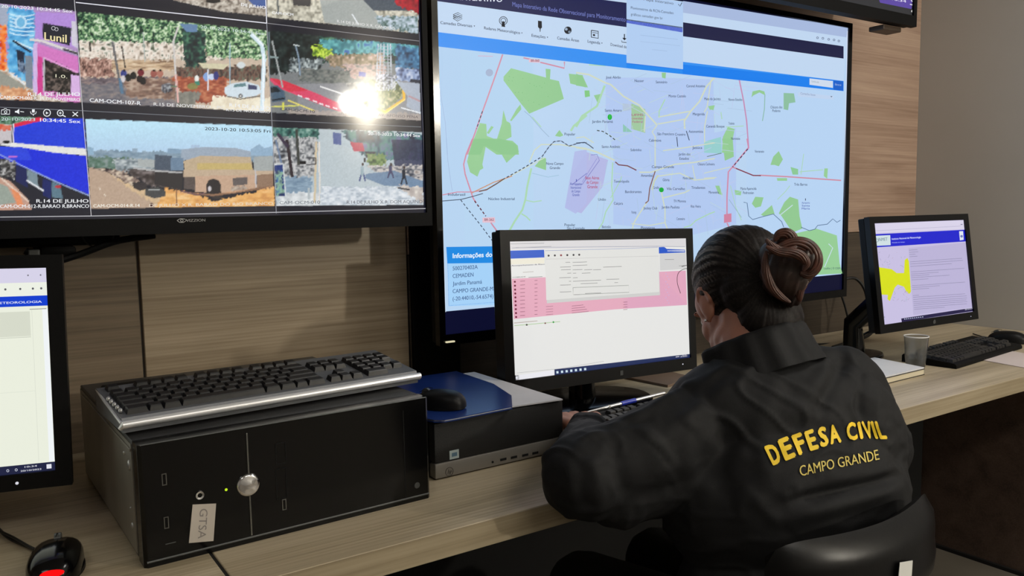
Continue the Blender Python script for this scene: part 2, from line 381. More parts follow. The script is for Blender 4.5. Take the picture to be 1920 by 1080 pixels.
    p.poly([(140, 0), (520, 0), (520, 220), (140, 220)], (196, 178, 160))
    p.tex([(140, 0), (520, 30), (520, 96), (330, 92), (146, 84)], leaf, 2.5, seed=11, con=1.15)
    p.tex([(146, 76), (420, 84), (420, 112), (146, 112)], [(120, 110, 96), (214, 200, 186), (240, 232, 222), (80, 90, 72)], 4, seed=12)
    p.tex([(340, 50), (386, 60), (386, 130), (346, 128)], dleaf, 4, seed=13)
    p.tex([(386, 66), (500, 70), (500, 112), (386, 106)], leaf, 2.4, seed=14, con=1.15)
    p.tex([(146, 108), (210, 112), (216, 144), (146, 146)], [(70, 48, 44), (160, 120, 108), (226, 196, 180)], 2.2, 3.2, seed=15, con=1.0)
    p.tex([(210, 112), (330, 114), (330, 132), (210, 132)], [(120, 92, 72), (196, 168, 136), (224, 206, 180)], 9, 2, seed=16)
    p.tex([(330, 126), (500, 122), (500, 152), (330, 146)], [(50, 44, 44), (110, 76, 66), (96, 108, 92)], 2.5, 4, seed=17, con=1.3)
    p.tex([(146, 146), (330, 144), (330, 160), (146, 160)], [(84, 74, 80), (110, 100, 108), (150, 130, 124)], 5, 2.5, seed=18)
    p.tex([(148, 158), (330, 156), (336, 206), (150, 196)], [(92, 92, 102), (116, 112, 118), (142, 132, 128)], 6, 3, seed=19)
    p.tex([(230, 146), (330, 148), (330, 188), (240, 182)], [(96, 70, 60), (140, 106, 88), (196, 172, 150)], 6, 3, seed=21, alpha=.8)
    p.tex([(318, 144), (430, 146), (420, 196), (350, 190)], [(120, 54, 42), (166, 84, 60), (196, 132, 96)], 6, 3, seed=20)
    p.tex([(330, 172), (380, 172), (360, 205), (330, 205)], [(110, 110, 104), (140, 138, 128)], 4, seed=22); p.tex([(400, 180), (510, 184), (510, 214), (390, 204)], [(222, 210, 186), (240, 234, 214)], 6, seed=23)
    p.line([(211, 78), (222, 140), (228, 176)], 4.5, (96, 96, 100)); p.line([(225, 146), (229, 176)], 6, (84, 118, 146)); p.line([(228, 86), (235, 128)], 2.5, (56, 46, 42)); p.line([(168, 78), (170, 97)], 3, (50, 44, 40))
    p.line([(334, 50), (325, 78), (328, 124), (334, 193)], 3.2, (206, 202, 200)); p.line([(330, 140), (334, 193)], 3.4, (222, 176, 170)); p.line([(431, 80), (431, 160)], 2.4, (150, 180, 196)); p.line([(268, 60), (272, 116)], 2, (170, 180, 176))
    p.line([(471, 64), (491, 84), (495, 110), (491, 208)], 7.5, (206, 226, 236)); p.line([(474, 64), (494, 86)], 3, (236, 244, 250)); p.line([(495, 100), (493, 206)], 3, (236, 244, 250))
    for x, y, c in ((232, 138, (50, 60, 130)), (240, 146, (26, 26, 30)), (250, 142, (20, 22, 26)), (262, 148, (30, 20, 24)), (264, 136, (110, 30, 44)), (268, 152, (24, 22, 26)), (288, 138, (150, 84, 76)), (300, 138, (170, 110, 96))): p.disc(x, y, 6, 7, c); p.disc(x+1, y-6, 2, 2.5, (20, 16, 16))
    p.disc(231, 148, 4, 7, (206, 200, 204)); p.poly([(304, 158), (320, 158), (320, 172), (304, 172)], (60, 62, 78)); p.tex([(304, 156), (322, 156), (322, 173), (304, 173)], [(30, 30, 40), (160, 164, 170)], 3, seed=30, con=1.4); p.line([(320, 162), (332, 162)], 3, (90, 130, 100))
    p.disc(369, 148, 4, 7, (230, 230, 226)); p.poly([(365, 152), (374, 152), (375, 160), (366, 160)], (50, 130, 110)); p.disc(387, 144, 6, 8, (130, 160, 210)); p.disc(397, 144, 6, 6, (196, 210, 236)); p.disc(405, 142, 5, 8, (44, 50, 120)); p.line([(390, 130), (390, 170)], 1.6, (226, 230, 240))
    p.disc(361, 162, 10, 6, (120, 134, 76), 0.8); p.poly([(372, 118), (430, 120), (420, 130), (380, 128)], (206, 200, 170)); p.poly([(336, 44), (370, 46), (370, 60), (350, 60)], (96, 128, 166)); p.disc(452, 122, 8, 6, (206, 212, 214))
    p.poly([(421, 164), (436, 156), (462, 153), (486, 160), (490, 174), (480, 180), (452, 184), (428, 180), (421, 174)], (206, 220, 230)); p.poly([(440, 158), (460, 155), (462, 162), (438, 164)], (96, 132, 140)); p.poly([(465, 158), (482, 161), (482, 168), (465, 168)], (56, 62, 100)); p.disc(451, 180, 4, 4, (40, 44, 50)); p.disc(451, 180, 2.2, 2.2, (200, 200, 200)); p.line([(424, 180), (450, 186), (488, 180)], 2, (80, 74, 66))
    # --- row 1, roundabout
    p.clip = p.mask([(501, 57), (785, 86), (789, 226), (509, 211)])
    p.poly([(490, 0), (800, 0), (800, 240), (490, 240)], (120, 124, 126))
    p.tex([(490, 40), (800, 60), (800, 120), (490, 116)], dleaf, 4, seed=40); p.tex([(600, 74), (800, 80), (800, 104), (600, 100)], [(30, 96, 110), (60, 130, 140), (110, 190, 190), (50, 100, 170)], 6, seed=41)
    p.tex([(500, 50), (600, 66), (600, 130), (500, 140)], [(10, 14, 18), (22, 34, 36), (44, 60, 58)], 5, seed=42); p.tex([(583, 86), (604, 84), (624, 96), (620, 110), (586, 104)], [(70, 100, 30), (150, 186, 50), (206, 226, 90)], 3, seed=43, con=1.4)
    p.tex([(544, 108), (610, 112), (600, 132), (540, 134)], [(20, 26, 30), (90, 100, 104), (196, 206, 206)], 3, seed=44, con=1.0); p.tex([(610, 104), (720, 100), (720, 128), (620, 126)], [(90, 84, 60), (150, 130, 104), (226, 200, 190)], 4, seed=45)
    p.tex([(640, 120), (722, 120), (722, 150), (660, 146)], [(150, 120, 112), (206, 176, 170), (120, 116, 112)], 5, 3, seed=46); p.tex([(560, 128), (660, 132), (650, 160), (560, 152)], [(70, 76, 78), (104, 110, 108), (134, 134, 130)], 4, 2.5, seed=47)
    p.poly([(556, 158), (800, 150), (800, 230), (560, 220)], (150, 150, 158), .6)
    p.poly([(502, 146), (530, 150), (596, 176), (646, 198), (640, 210), (610, 200), (520, 164)], (214, 70, 104)); p.poly([(506, 146), (530, 150), (580, 170), (540, 172)], (206, 44, 60), .7)
    for x, y in ((562, 179), (576, 184), (590, 189), (602, 194), (614, 198), (628, 202)): p.poly([(x-4, y-1), (x+3, y), (x+6, y+3), (x-1, y+2)], (240, 240, 246))
    p.line([(600, 162), (642, 176)], 2, (240, 240, 240)); p.line([(540, 188), (590, 208)], 2.5, (226, 212, 110)); p.line([(508, 200), (560, 198)], 2.5, (206, 206, 110)); p.line([(531, 192), (531, 206)], 4, (216, 216, 90))
    p.tex([(672, 172), (688, 150), (740, 150), (760, 164), (758, 178), (724, 206), (690, 200)], [(70, 84, 50), (120, 130, 84), (196, 186, 150)], 3, seed=48, con=1.2)
    p.line([(688, 198), (722, 210), (758, 186), (756, 164)], 5, (232, 180, 40)); p.line([(690, 201), (722, 213), (760, 186)], 2, (250, 220, 120))
    for x in (709, 714, 720, 727, 732): p.line([(x, 82), (x-1+(x-720)*.3, 170)], 1.6, (200, 208, 220))
    for y in range(86, 168, 6): p.line([(708, y), (735, y+2)], 1, (170, 180, 196))
    p.tex([(704, 138), (742, 140), (742, 168), (704, 168)], [(70, 76, 90), (176, 182, 200), (226, 228, 240)], 2.5, seed=49, con=1.5, alpha=.8)
    p.tex([(742, 84), (790, 92), (790, 130), (742, 128)], [(20, 50, 80), (50, 100, 140), (90, 150, 190)], 4, seed=50); p.tex([(742, 126), (790, 130), (790, 156), (742, 150)], [(50, 60, 96), (130, 150, 190), (206, 214, 230)], 4, seed=51)
    p.poly([(744, 154), (790, 156), (790, 214), (762, 200), (764, 180)], (166, 176, 192)); p.line([(752, 202), (788, 212)], 2, (236, 240, 246)); p.line([(766, 180), (788, 190)], 3, (190, 120, 120), .6); p.poly([(770, 148), (788, 150), (788, 157), (768, 154)], (26, 34, 54))
    p.poly([(673, 134), (686, 136), (686, 144), (673, 143)], (60, 76, 170)); p.tex([(648, 158), (680, 152), (690, 170), (660, 176)], [(90, 90, 96), (150, 150, 150), (200, 196, 190)], 4, seed=52)
    p.line([(510, 76), (530, 164)], 3, (160, 166, 166)); p.line([(554, 84), (560, 108), (563, 142)], 2.6, (130, 150, 170)); p.line([(550, 84), (562, 86)], 2, (200, 210, 210)); p.line([(502, 106), (522, 108)], 4, (130, 150, 150)); p.line([(504, 60), (505, 156)], 3, (90, 110, 116))
    p.poly([(506, 162), (520, 160), (534, 172), (535, 188), (510, 192)], (70, 92, 112)); p.poly([(506, 164), (518, 163), (528, 172), (508, 174)], (24, 34, 44)); p.line([(510, 188), (534, 184)], 3, (24, 30, 38))
    p.tex([(540, 205), (800, 214), (800, 240), (540, 232)], [(170, 150, 140), (214, 190, 170)], 5, seed=53, alpha=.5)
    # --- row 2, blue roof
    p.clip = p.mask([(-2, 218), (157, 222), (169, 391), (-2, 394)])
    p.poly([(0, 210), (180, 210), (180, 400), (0, 400)], (30, 32, 44)); p.tex([(0, 214), (80, 218), (30, 236), (0, 236)], [(30, 60, 50), (90, 130, 100), (140, 180, 170)], 3, seed=60)
    p.poly([(0, 232), (22, 234), (22, 270), (0, 270)], (196, 190, 194)); p.tex([(0, 234), (20, 235), (20, 244), (0, 244)], [(206, 80, 60), (226, 150, 120)], 4, seed=61); p.disc(12, 266, 7, 3, (20, 20, 26))
    p.poly([(26, 234), (76, 222), (158, 222), (163, 279), (26, 268)], (24, 58, 214)); p.poly([(26, 232), (72, 220), (80, 221), (80, 226), (26, 239)], (214, 36, 74)); p.line([(25, 232), (25, 268)], 2.5, (226, 220, 236))
    p.poly([(4, 270), (26, 268), (163, 279), (165, 292), (100, 286), (0, 272)], (226, 226, 222)); p.poly([(0, 275), (40, 276), (100, 286), (165, 293), (168, 365), (60, 320), (0, 296)], (18, 42, 214)); p.poly([(0, 275), (50, 277), (60, 300), (20, 300), (0, 290)], (60, 90, 220), .5); p.line([(16, 294), (32, 294)], 2, (226, 120, 190))
    p.line([(0, 290), (56, 318), (110, 343), (168, 367)], 2.2, (150, 170, 220)); p.tex([(0, 296), (30, 304), (30, 336), (0, 334)], [(14, 14, 20), (80, 80, 80), (200, 200, 200)], 3, seed=62, con=1.0)
    p.poly([(30, 308), (50, 316), (52, 352), (30, 340)], (22, 32, 84)); p.poly([(51, 318), (70, 326), (72, 352), (52, 342)], (120, 140, 150)); p.poly([(80, 334), (96, 340), (96, 374), (80, 366)], (22, 34, 96)); p.poly([(97, 340), (112, 346), (118, 372), (97, 370)], (90, 120, 136)); p.line([(50, 338), (82, 358)], 3, (226, 230, 236)); p.disc(109, 350, 6, 3, (180, 50, 60))
    p.poly([(0, 332), (20, 340), (52, 374), (60, 394), (0, 394)], (190, 150, 132)); p.poly([(0, 344), (14, 350), (30, 380), (0, 384)], (150, 160, 150)); p.line([(2, 334), (54, 378)], 3, (226, 206, 190)); p.poly([(20, 352), (36, 362), (44, 384), (34, 388)], (224, 140, 96))
    # --- row 2, hazy street with yellow corner building
    p.clip = p.mask([(160, 223), (511, 237), (515, 386), (170, 391)])
    g = np.clip((p.Y-225)/60, 0, 1)[..., None]; sky = np.array([186, 226, 244])*(1-g)+np.array([176, 206, 232])*g; p.put(p.mask([(150, 200), (520, 200), (520, 300), (150, 300)]), sky)
    p.tex([(160, 281), (520, 288), (520, 304), (160, 300)], [(116, 140, 158), (146, 166, 182)], 8, 3, seed=70); p.poly([(160, 274), (175, 277), (176, 290), (160, 290)], (140, 172, 196)); p.poly([(248, 278), (258, 278), (258, 286), (248, 286)], (146, 168, 188)); p.poly([(314, 278), (343, 280), (343, 288), (314, 288)], (130, 158, 182))
    p.poly([(358, 272), (374, 272), (374, 284), (358, 284)], (166, 190, 216)); p.poly([(340, 280), (380, 276), (440, 277), (470, 284), (470, 300), (340, 300)], (150, 164, 180)); p.poly([(470, 280), (486, 270), (496, 278), (510, 274), (512, 292), (470, 292)], (140, 170, 196))
    p.tex([(160, 292), (262, 298), (268, 322), (163, 314)], [(70, 100, 84), (96, 124, 112), (136, 150, 150)], 5, 3, seed=71); p.tex([(210, 296), (300, 300), (300, 330), (220, 322)], [(90, 104, 110), (150, 160, 166), (196, 204, 204)], 5, 3, seed=72)
    p.poly([(258, 298), (292, 300), (290, 314), (258, 312)], (166, 172, 172)); p.poly([(290, 290), (322, 292), (322, 322), (290, 318)], (72, 84, 100)); p.poly([(320, 296), (344, 296), (344, 320), (320, 320)], (104, 128, 152))
    p.poly([(164, 314), (200, 322), (240, 346), (300, 385), (280, 392), (166, 392)], (182, 158, 138)); p.tex([(200, 324), (250, 340), (340, 378), (300, 390), (250, 358)], [(196, 170, 138), (214, 186, 146)], 6, seed=73)
    p.tex([(164, 312), (230, 320), (262, 340), (250, 350), (206, 326)], [(60, 50, 50), (140, 120, 110), (206, 190, 170)], 4, 3, seed=74, con=1.3); p.tex([(230, 318), (290, 318), (340, 326), (340, 356), (280, 348)], [(48, 40, 40), (80, 72, 72), (126, 116, 116)], 6, 4, seed=75)
    p.poly([(290, 322), (342, 326), (342, 356), (290, 346)], (42, 40, 44)); p.line([(250, 315), (290, 320), (342, 324)], 3, (176, 176, 176)); p.poly([(345, 330), (366, 332), (366, 356), (345, 354)], (84, 74, 72))
    p.poly([(344, 302), (376, 292), (470, 294), (474, 318), (346, 318)], (186, 166, 138)); p.poly([(370, 306), (470, 306), (474, 320), (370, 318)], (192, 170, 110)); p.poly([(344, 318), (512, 318), (512, 330), (344, 332)], (188, 166, 142))
    p.poly([(476, 294), (512, 292), (512, 320), (476, 320)], (158, 164, 164)); p.poly([(366, 330), (480, 328), (482, 352), (430, 362), (366, 360)], (192, 160, 136)); p.poly([(482, 328), (512, 326), (512, 348), (482, 352)], (140, 112, 92)); p.poly([(387, 346), (391, 338), (400, 335), (410, 338), (414, 346), (415, 372), (387, 362)], (30, 26, 32)); p.poly([(436, 334), (464, 332), (464, 346), (437, 348)], (92, 84, 84)); p.tex([(434, 350), (464, 348), (464, 358), (434, 360)], [(130, 110, 100), (200, 186, 170)], 3, seed=76)
    p.line([(479, 318), (480, 352)], 2.5, (190, 190, 196)); p.tex([(310, 354), (366, 362), (400, 378), (516, 350), (516, 392), (290, 392)], [(206, 146, 84), (226, 170, 100), (236, 196, 140)], 9, 4, seed=77); p.line([(330, 360), (400, 366), (512, 350)], 4, (206, 150, 106), .6); p.line([(340, 358), (370, 366), (384, 362)], 3, (110, 80, 84))
    p.poly([(248, 342), (274, 342), (276, 354), (262, 358), (250, 352)], (50, 46, 50)); p.poly([(272, 354), (296, 350), (310, 358), (310, 368), (290, 372), (272, 366)], (66, 68, 70)); p.line([(278, 356), (300, 356)], 2, (170, 174, 174)); p.disc(392, 354, 5, 5, (60, 40, 44)); p.disc(393, 354, 3, 5, (200, 196, 200)); p.disc(408, 370, 10, 3, (50, 44, 44)); p.line([(331, 354), (331, 386)], 2.4, (110, 70, 60)); p.disc(284, 384, 3, 4, (70, 40, 40)); p.line([(186, 352), (188, 356)], 2, (226, 214, 200)); p.line([(196, 364), (198, 368)], 2, (230, 220, 206))
    # --- row 2, street from above
    p.clip = p.mask([(511, 239), (791, 248), (794, 384), (518, 386)])
    p.poly([(500, 230), (800, 230), (800, 400), (500, 400)], (176, 190, 198))
    p.tex([(505, 236), (600, 240), (596, 262), (508, 262)], [(20, 50, 56), (60, 110, 100), (150, 180, 170)], 4, seed=80); p.tex([(508, 256), (596, 258), (592, 330), (512, 340)], [(40, 40, 48), (120, 124, 128), (206, 206, 206), (70, 74, 80)], 4, 4, seed=81, con=.8)
    p.tex([(530, 330), (584, 332), (584, 366), (536, 372)], [(110, 134, 156), (150, 172, 190)], 7, 2, seed=82); p.tex([(528, 362), (600, 360), (610, 388), (518, 388)], [(180, 186, 190), (226, 230, 232)], 5, seed=83); p.line([(593, 266), (590, 380)], 4, (206, 190, 160)); p.line([(598, 266), (600, 380)], 3, (220, 214, 206))
    p.poly([(598, 242), (626, 242), (640, 270), (668, 284), (680, 300), (700, 340), (760, 350), (794, 352), (794, 386), (600, 386), (602, 300)], (182, 194, 200)); p.tex([(600, 350), (794, 350), (794, 386), (600, 386)], [(166, 178, 190), (204, 212, 220), (230, 234, 238)], 5, 3, seed=84)
    p.tex([(640, 244), (794, 250), (794, 300), (700, 300), (664, 280)], [(20, 34, 60), (40, 76, 96), (80, 130, 124), (110, 110, 150)], 5, 8, seed=85, con=1.2); p.poly([(734, 262), (794, 262), (794, 318), (740, 312)], (34, 38, 70), .8)
    p.poly([(624, 248), (640, 250), (640, 272), (625, 270)], (80, 96, 150)); p.poly([(656, 266), (680, 268), (684, 284), (664, 284)], (176, 56, 84)); p.poly([(684, 284), (704, 284), (704, 298), (686, 296)], (30, 30, 56)); p.tex([(688, 288), (724, 290), (724, 310), (690, 312)], [(40, 60, 40), (110, 140, 80), (150, 150, 120)], 4, seed=86); p.tex([(690, 312), (794, 308), (794, 340), (700, 322)], [(150, 140, 136), (206, 200, 196), (60, 66, 80)], 5, 3, seed=87)
    p.poly([(686, 326), (740, 320), (794, 340), (794, 352), (720, 348), (684, 334)], (104, 130, 160), .9); p.tex([(744, 346), (794, 352), (794, 384), (760, 360)], [(170, 160, 156), (220, 214, 206)], 5, seed=88); p.line([(538, 262), (548, 332)], 6, (50, 42, 48)); p.line([(556, 242), (560, 310)], 5, (60, 64, 60)); p.line([(517, 262), (528, 308)], 3, (110, 130, 160)); p.line([(520, 250), (540, 276)], 6, (60, 50, 70))
    p.poly([(515, 310), (530, 308), (534, 368), (518, 368)], (40, 60, 120)); p.tex([(516, 320), (530, 320), (532, 366), (518, 366)], [(40, 80, 150), (150, 190, 160), (40, 50, 90)], 5, seed=89); p.line([(514, 309), (531, 307), (536, 370)], 2.2, (206, 212, 214)); p.line([(579, 352), (579, 374)], 4, (176, 186, 190)); p.poly([(562, 302), (574, 302), (574, 308), (562, 308)], (20, 20, 24)); p.line([(575, 296), (592, 296), (592, 308), (574, 309)], 2, (60, 60, 66))
    for x, y, s_, c in ((679, 320, 1.0, (150, 170, 180)), (732, 318, .8, (66, 66, 100)), (757, 326, 1.0, (26, 34, 50))):
        p.disc(x, y-5*s_, 3, 4*s_, c); p.disc(x+1, y-12*s_, 2.2, 3, (60, 46, 46)); p.line([(x, y), (x-5, y+20*s_)], 3, c if c[0] < 100 else (60, 76, 130)); p.line([(x+1, y), (x+6, y+20*s_)], 3, c if c[0] < 100 else (60, 76, 130)); p.disc(x, y+2, 3.4, 8*s_, c)
    p.line([(746, 352), (768, 356)], 3, (60, 60, 66)); p.line([(684, 296), (684, 304)], 4, (20, 24, 34))
    p.clip = None
    # fine grain of the compressed pictures
    n = (p.noise(2.0, seed=99)-.5)*14; lum = p.a.sum(2) > 140; p.a[lum] = np.clip(p.a[lum]+n[lum][:, None], 0, 255)
    return p
# ------------------------------------------------------------------ the room
YW, XR, DZ, FZ = 1.612, 2.815, 0.75, -0.05
def struct(name, mb, mats, **k): return tag(mb.build(name, mats, **k), kind='structure')
struct('floor', MB().box((-2.6, -3.3, FZ-0.06), (XR+0.1, YW+0.12, FZ)), M['floor'])
struct('ceiling', MB().box((-2.6, -3.3, 2.6), (XR+0.1, YW+0.12, 2.66)), M['white'])
struct('wall_front', MB().box((-2.6, YW+0.02, FZ), (XR+0.1, YW+0.12, 2.6)), M['greywall'])
struct('wall_right', MB().box((XR, -3.3, FZ), (XR+0.1, YW+0.12, 2.6)), M['greywall'])
struct('wall_left', MB().box((-2.6, -3.3, FZ), (-2.5, YW+0.12, 2.6)), M['greywall'])
struct('wall_rear', MB().box((-2.6, -3.3, FZ), (XR+0.1, -3.2, 2.6)), M['greywall'])
# laminate boards fixed to the wall behind the screens
SX = 0.2635
def board(n, x0, x1, z0, z1, mat, y0=YW):
    struct('trim_%d' % n, MB().box((x0, y0, z0), (x1, YW+0.02, z1), bev=0.0012, seg=1), M[mat])
board(1, -2.5, SX-0.0025, DZ-0.04, 2.6, 'woodl_shade')
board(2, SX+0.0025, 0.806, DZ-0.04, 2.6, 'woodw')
board(3, 0.81, XR, DZ-0.04, 1.071, 'woodk_shade')  # lower board split off to hold the painted shade
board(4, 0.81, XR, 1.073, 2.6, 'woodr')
struct('trim_5', MB().box((XR-0.02, 0.3, FZ), (XR, YW, DZ-0.036)), M['panel'])
struct('baseboard_right', MB().box((XR-0.032, 0.3, FZ), (XR-0.02, YW, FZ+0.012)), M['seam'])

struct('trim_6', MB().box((0.812, YW-0.012, DZ), (0.93, YW-0.001, 2.2), bev=0.001, seg=1), M['matte'])  # black strip stands in for shade beside the map television
# ------------------------------------------------------------------ the long desk: two tops meeting at a dark joint, dark modesty panel, end panel
YF = 0.911; SJ = 0.2305
d1 = empty('desk', (SJ, 1.26, FZ), 'pale wood-grain desktop running along the wall under the screens', 'desk')
tag(MB().box((SJ+0.002, YF-0.0012, DZ-0.0355), (XR-0.001, YF, DZ-0.0008)).build('edge_shade', M['deskedge_shade'], d1), 'wood-grain front edge, darkened for shade')
MB().box((SJ+0.002, YF, DZ-0.036), (XR-0.001, YW-0.001, DZ), bev=0.0015).build('worktop', M['desk'], d1)
MB().box((SJ+0.03, YW-0.07, FZ), (XR-0.03, YW-0.052, DZ-0.036)).build('modesty_panel', M['dark'], d1)
for x in (SJ+0.06,):
    MB().box((x, 1.12, FZ), (x+0.03, YW-0.07, DZ-0.036)).build('support_panel', M['matte'], d1)
d2 = empty('desk', (-1.6, 1.26, FZ), 'darker wood-grain desktop left of the joint, under the cropped left monitor', 'desk')
tag(MB().box((-2.49, YF-0.0012, DZ-0.0355), (SJ-0.002, YF, DZ-0.0008)).build('edge_shade', M['deskedge_shade'], d2), 'wood-grain front edge, darkened for shade')
MB().box((-2.49, YF, DZ-0.036), (SJ-0.002, YW-0.001, DZ), bev=0.0015).build('worktop', M['desk'], d2)
MB().box((-2.46, YW-0.07, FZ), (SJ-0.03, YW-0.052, DZ-0.036)).build('modesty_panel', M['matte'], d2)
MB().box((SJ-0.09, 1.12, FZ), (SJ-0.06, YW-0.07, DZ-0.036)).build('support_panel', M['panel'], d2)
tag(MB().box((SJ-0.0019, YF+0.001, DZ-0.034), (SJ+0.0019, YW-0.001, DZ-0.0015)).build('joint_strip', M['seam'], d1), 'black joint strip')

# ------------------------------------------------------------------ televisions
def ring_frame(mb, w, h, l, r, b, t, y0, y1, bev=0.0):
    """bezel: a frame with an opening of w x h whose lower left corner is the origin"""
    mb.box((-l, y0, -b), (w+r, y1, 0), bev); mb.box((-l, y0, h), (w+r, y1, h+t), bev)
    mb.box((-l, y0, 0.0), (0, y1, h), bev); mb.box((w, y0, 0.0), (w+r, y1, h), bev); return mb
def television(F, w, h, l, r, b, t, depth, label, bez='matte', mountz=0.5):
    c = F @ Vector((w/2, depth, h/2))
    root = empty('television', c, label, 'television', 'wall mounted televisions')
    ring_frame(MB(), w, h, l, r, b, t, -0.006, 0.012).build('bezel', M[bez], root, M=F)
    mb = MB(); mb.box((-l+0.003, 0.012, -b+0.003), (w+r-0.003, 0.034, h+t-0.003), 0.003)
    mb.box((w*0.12, 0.034, h*0.05), (w*0.88, depth, h*0.8), 0.008); mb.build('housing', M['matte'], root, M=F)
    return root, F
# left television: camera mosaic
F1 = frame((-0.4400, 1.4500-0.0930+0.0, 1.165), 4.4); 
U1 = Vector(F1.col[0][:3]); P1 = Vector((0.770, 1.45, 1.165)); w1 = 1.215; h1 = 0.684
o1 = P1-U1*w1; F1 = frame(o1, 4.4)
tv1, _ = television(F1, w1, h1, 0.012, 0.012, 0.026, 0.012, 0.075, 'large black television on the left wall showing a mosaic of street camera pictures')
N1 = -np.array(F1.col[1][:3]); S = Scr(P1, N1)
def tvgrid():
    xs = np.concatenate([np.arange(0, 0.46, 0.008), np.arange(0.46, w1, 0.00145), [w1]]); zs = np.concatenate([np.arange(0, 0.43, 0.00145), np.arange(0.43, h1, 0.008), [h1]])
    A = np.array(F1); XX, ZZ = np.meshgrid(xs, zs); V = A[:3, 3]+XX[..., None]*A[:3, 0]+ZZ[..., None]*A[:3, 2]; V = V.reshape(-1, 3)
    q = V-CP; dep = q@CF; px = 960+FPX*(q@CR)/dep; py = 540-FPX*(q@CU)/dep
    p = camera_wall(); H, Wd = p.a.shape[:2]
    def refl(v, n): v = np.abs(v) % (2*n); return np.where(v >= n, 2*n-1e-3-v, v)
    x = np.clip(refl(px, Wd)-.5, 0, Wd-1.001); y = np.clip(refl(py, H)-.5, 0, H-1.001); i = y.astype(int); j = x.astype(int); fx = (x-j)[:, None]; fy = (y-i)[:, None]; a = s2l(p.a)
    c = (a[i, j]*(1-fx)+a[i, j+1]*fx)*(1-fy)+(a[i+1, j]*(1-fx)+a[i+1, j+1]*fx)*fy
    nx, nz = len(xs), len(zs); k = (np.arange(nz-1)[:, None]*nx+np.arange(nx-1)[None]).ravel()
    return V, np.stack([k, k+1, k+1+nx, k+nx], 1).tolist(), c.tolist()
G1 = tvgrid(); S.up().up()
wl = (226, 226, 236)
S.line([(142, 4.5), (500, 43.5)], 1.8, wl).line([(500, 43.5), (786, 77)], 1.2, (140, 140, 146)).line([(0, 201), (152, 207.5), (509, 226), (789, 238)], 1.1, (120, 126, 136)).line([(0, 407), (171, 405), (520, 398), (799, 391)], 1.4, (190, 190, 196))
S.line([(139, -5), (147, 100), (155, 210), (171, 405)], 1.2, (200, 200, 206)).line([(498, -5), (500, 44)], 1.8, wl).line([(500, 44), (509, 215), (518, 400)], 1.1, (150, 154, 166)).line([(786, 60), (799, 391)], .9, (120, 120, 130))
T = (236, 238, 242)
S.text('20-10-2023 10:34:45 Sex', (2, 14), (136, 24), 6, T, .012).text('R.14 DE JULHO', (52, 180), (150, 180), 7, T, .02).text('CAM-OCM-002-R. 15 DE NOVEMBRO', (0, 185), (150, 190), 6, T, .015)
S.text('Lunil', (83, 75), (125, 80), 15, (236, 222, 168), .02).text('1.0.', (104, 145), (126, 147), 6, (230, 226, 200)); S.ring(100, 53, 3.4, 1, (200, 200, 206)).ring(106, 55, 3, 1, (200, 200, 206))
S.text('20-10-2023 10:34:46 Sex', (376, 53), (496, 66), 5.5, (206, 220, 220), .01).text('CAM-OCM-107-R', (168, 191), (264, 197), 7, T, .015).text('R.15 DE NOVEMBRO - PC', (288, 198), (420, 205), 6, (226, 226, 226), .01).text('R.14 DE JULHO', (430, 200), (506, 207), 7, T, .015).text('R.15 DE NOVEMBRO', (424, 208), (506, 212.5), 4.5, T, .012)
S.text('CAM-OCM-10', (526, 207), (590, 212), 5, (60, 60, 70)).text('R.14 DE JULHO X AV. AFONSO PENA', (640, 214), (784, 222), 5, (90, 84, 90))
S.text('10:34:45 Sex', (75, 228), (151, 231), 6.5, T, .02).text('20-10-2023', (2, 226), (66, 227), 6, (200, 214, 220), .01).text('R.14 DE JULHO', (68, 380), (166, 380), 6.5, T, .02).text('CAM-OCM-012-R.BARAO R.BRANCO', (0, 390), (167, 389.5), 6.5, T, .018)
S.text('2023-10-20 10:53:05 Fri', (384, 244), (507, 249), 6, (30, 40, 54), .012).text('CAM-OCM-014-R.14', (175, 389), (262, 388), 6, (240, 236, 226), .012).text('DE JULHO X R. BARAO DO RIO BRANCO', (280, 388), (512, 384), 5.5, (226, 214, 196), .008)
S.text('20-10-2023 10:34:44 Sex', (690, 253), (788, 257), 5.5, T, .018).text('CAM-OCM-010', (524, 383), (600, 382), 6, (120, 126, 134), .01).text('R.14 DE JULHO X R. DOM AQUINO', (650, 382), (792, 381), 6, (110, 112, 120), .01)
S.text('CAM-OCM', (510, 26), (550, 30), 5, T, .015).text('R.14 DE JULHO X R. CANDIDO', (632, 42), (740, 56), 5, (226, 226, 226), .008).text('DE JULHO', (452, 11), (498, 17), 5.5, T, .02)
# picture tool icons
ic = (236, 240, 244)
S.line([(3, 206), (7, 206), (8, 204), (12, 204), (13, 206), (18, 206), (18, 214), (2, 214), (3, 206)], 1.3, ic).ring(10.5, 210, 2.4, 1.2, ic).poly([(28, 208), (31, 208), (36, 204), (36, 214), (31, 211), (28, 211)], ic).line([(38, 209), (45, 210)], 1.3, ic)
S.poly([(60, 205), (65, 205), (65, 211), (60, 211)], ic).line([(57, 209), (58, 213), (62, 214.5), (67, 213), (68, 209)], 1.2, ic).line([(62.5, 214), (62.5, 217)], 1.4, ic).ring(88, 211.5, 6.5, 1.5, ic).poly([(86, 209), (91, 212), (86, 214.5)], ic).ring(113, 212, 5.5, 1.5, ic).line([(117, 216), (123, 219)], 1.8, ic).line([(110.5, 212), (115.5, 212)], 1.2, ic).line([(113, 209.5), (113, 214.5)], 1.2, ic).line([(136, 210), (146, 218)], 1.6, ic).line([(146, 210), (136, 218)], 1.6, ic)
S.build('screen', M['scr_tv'], tv1, grid=G1)
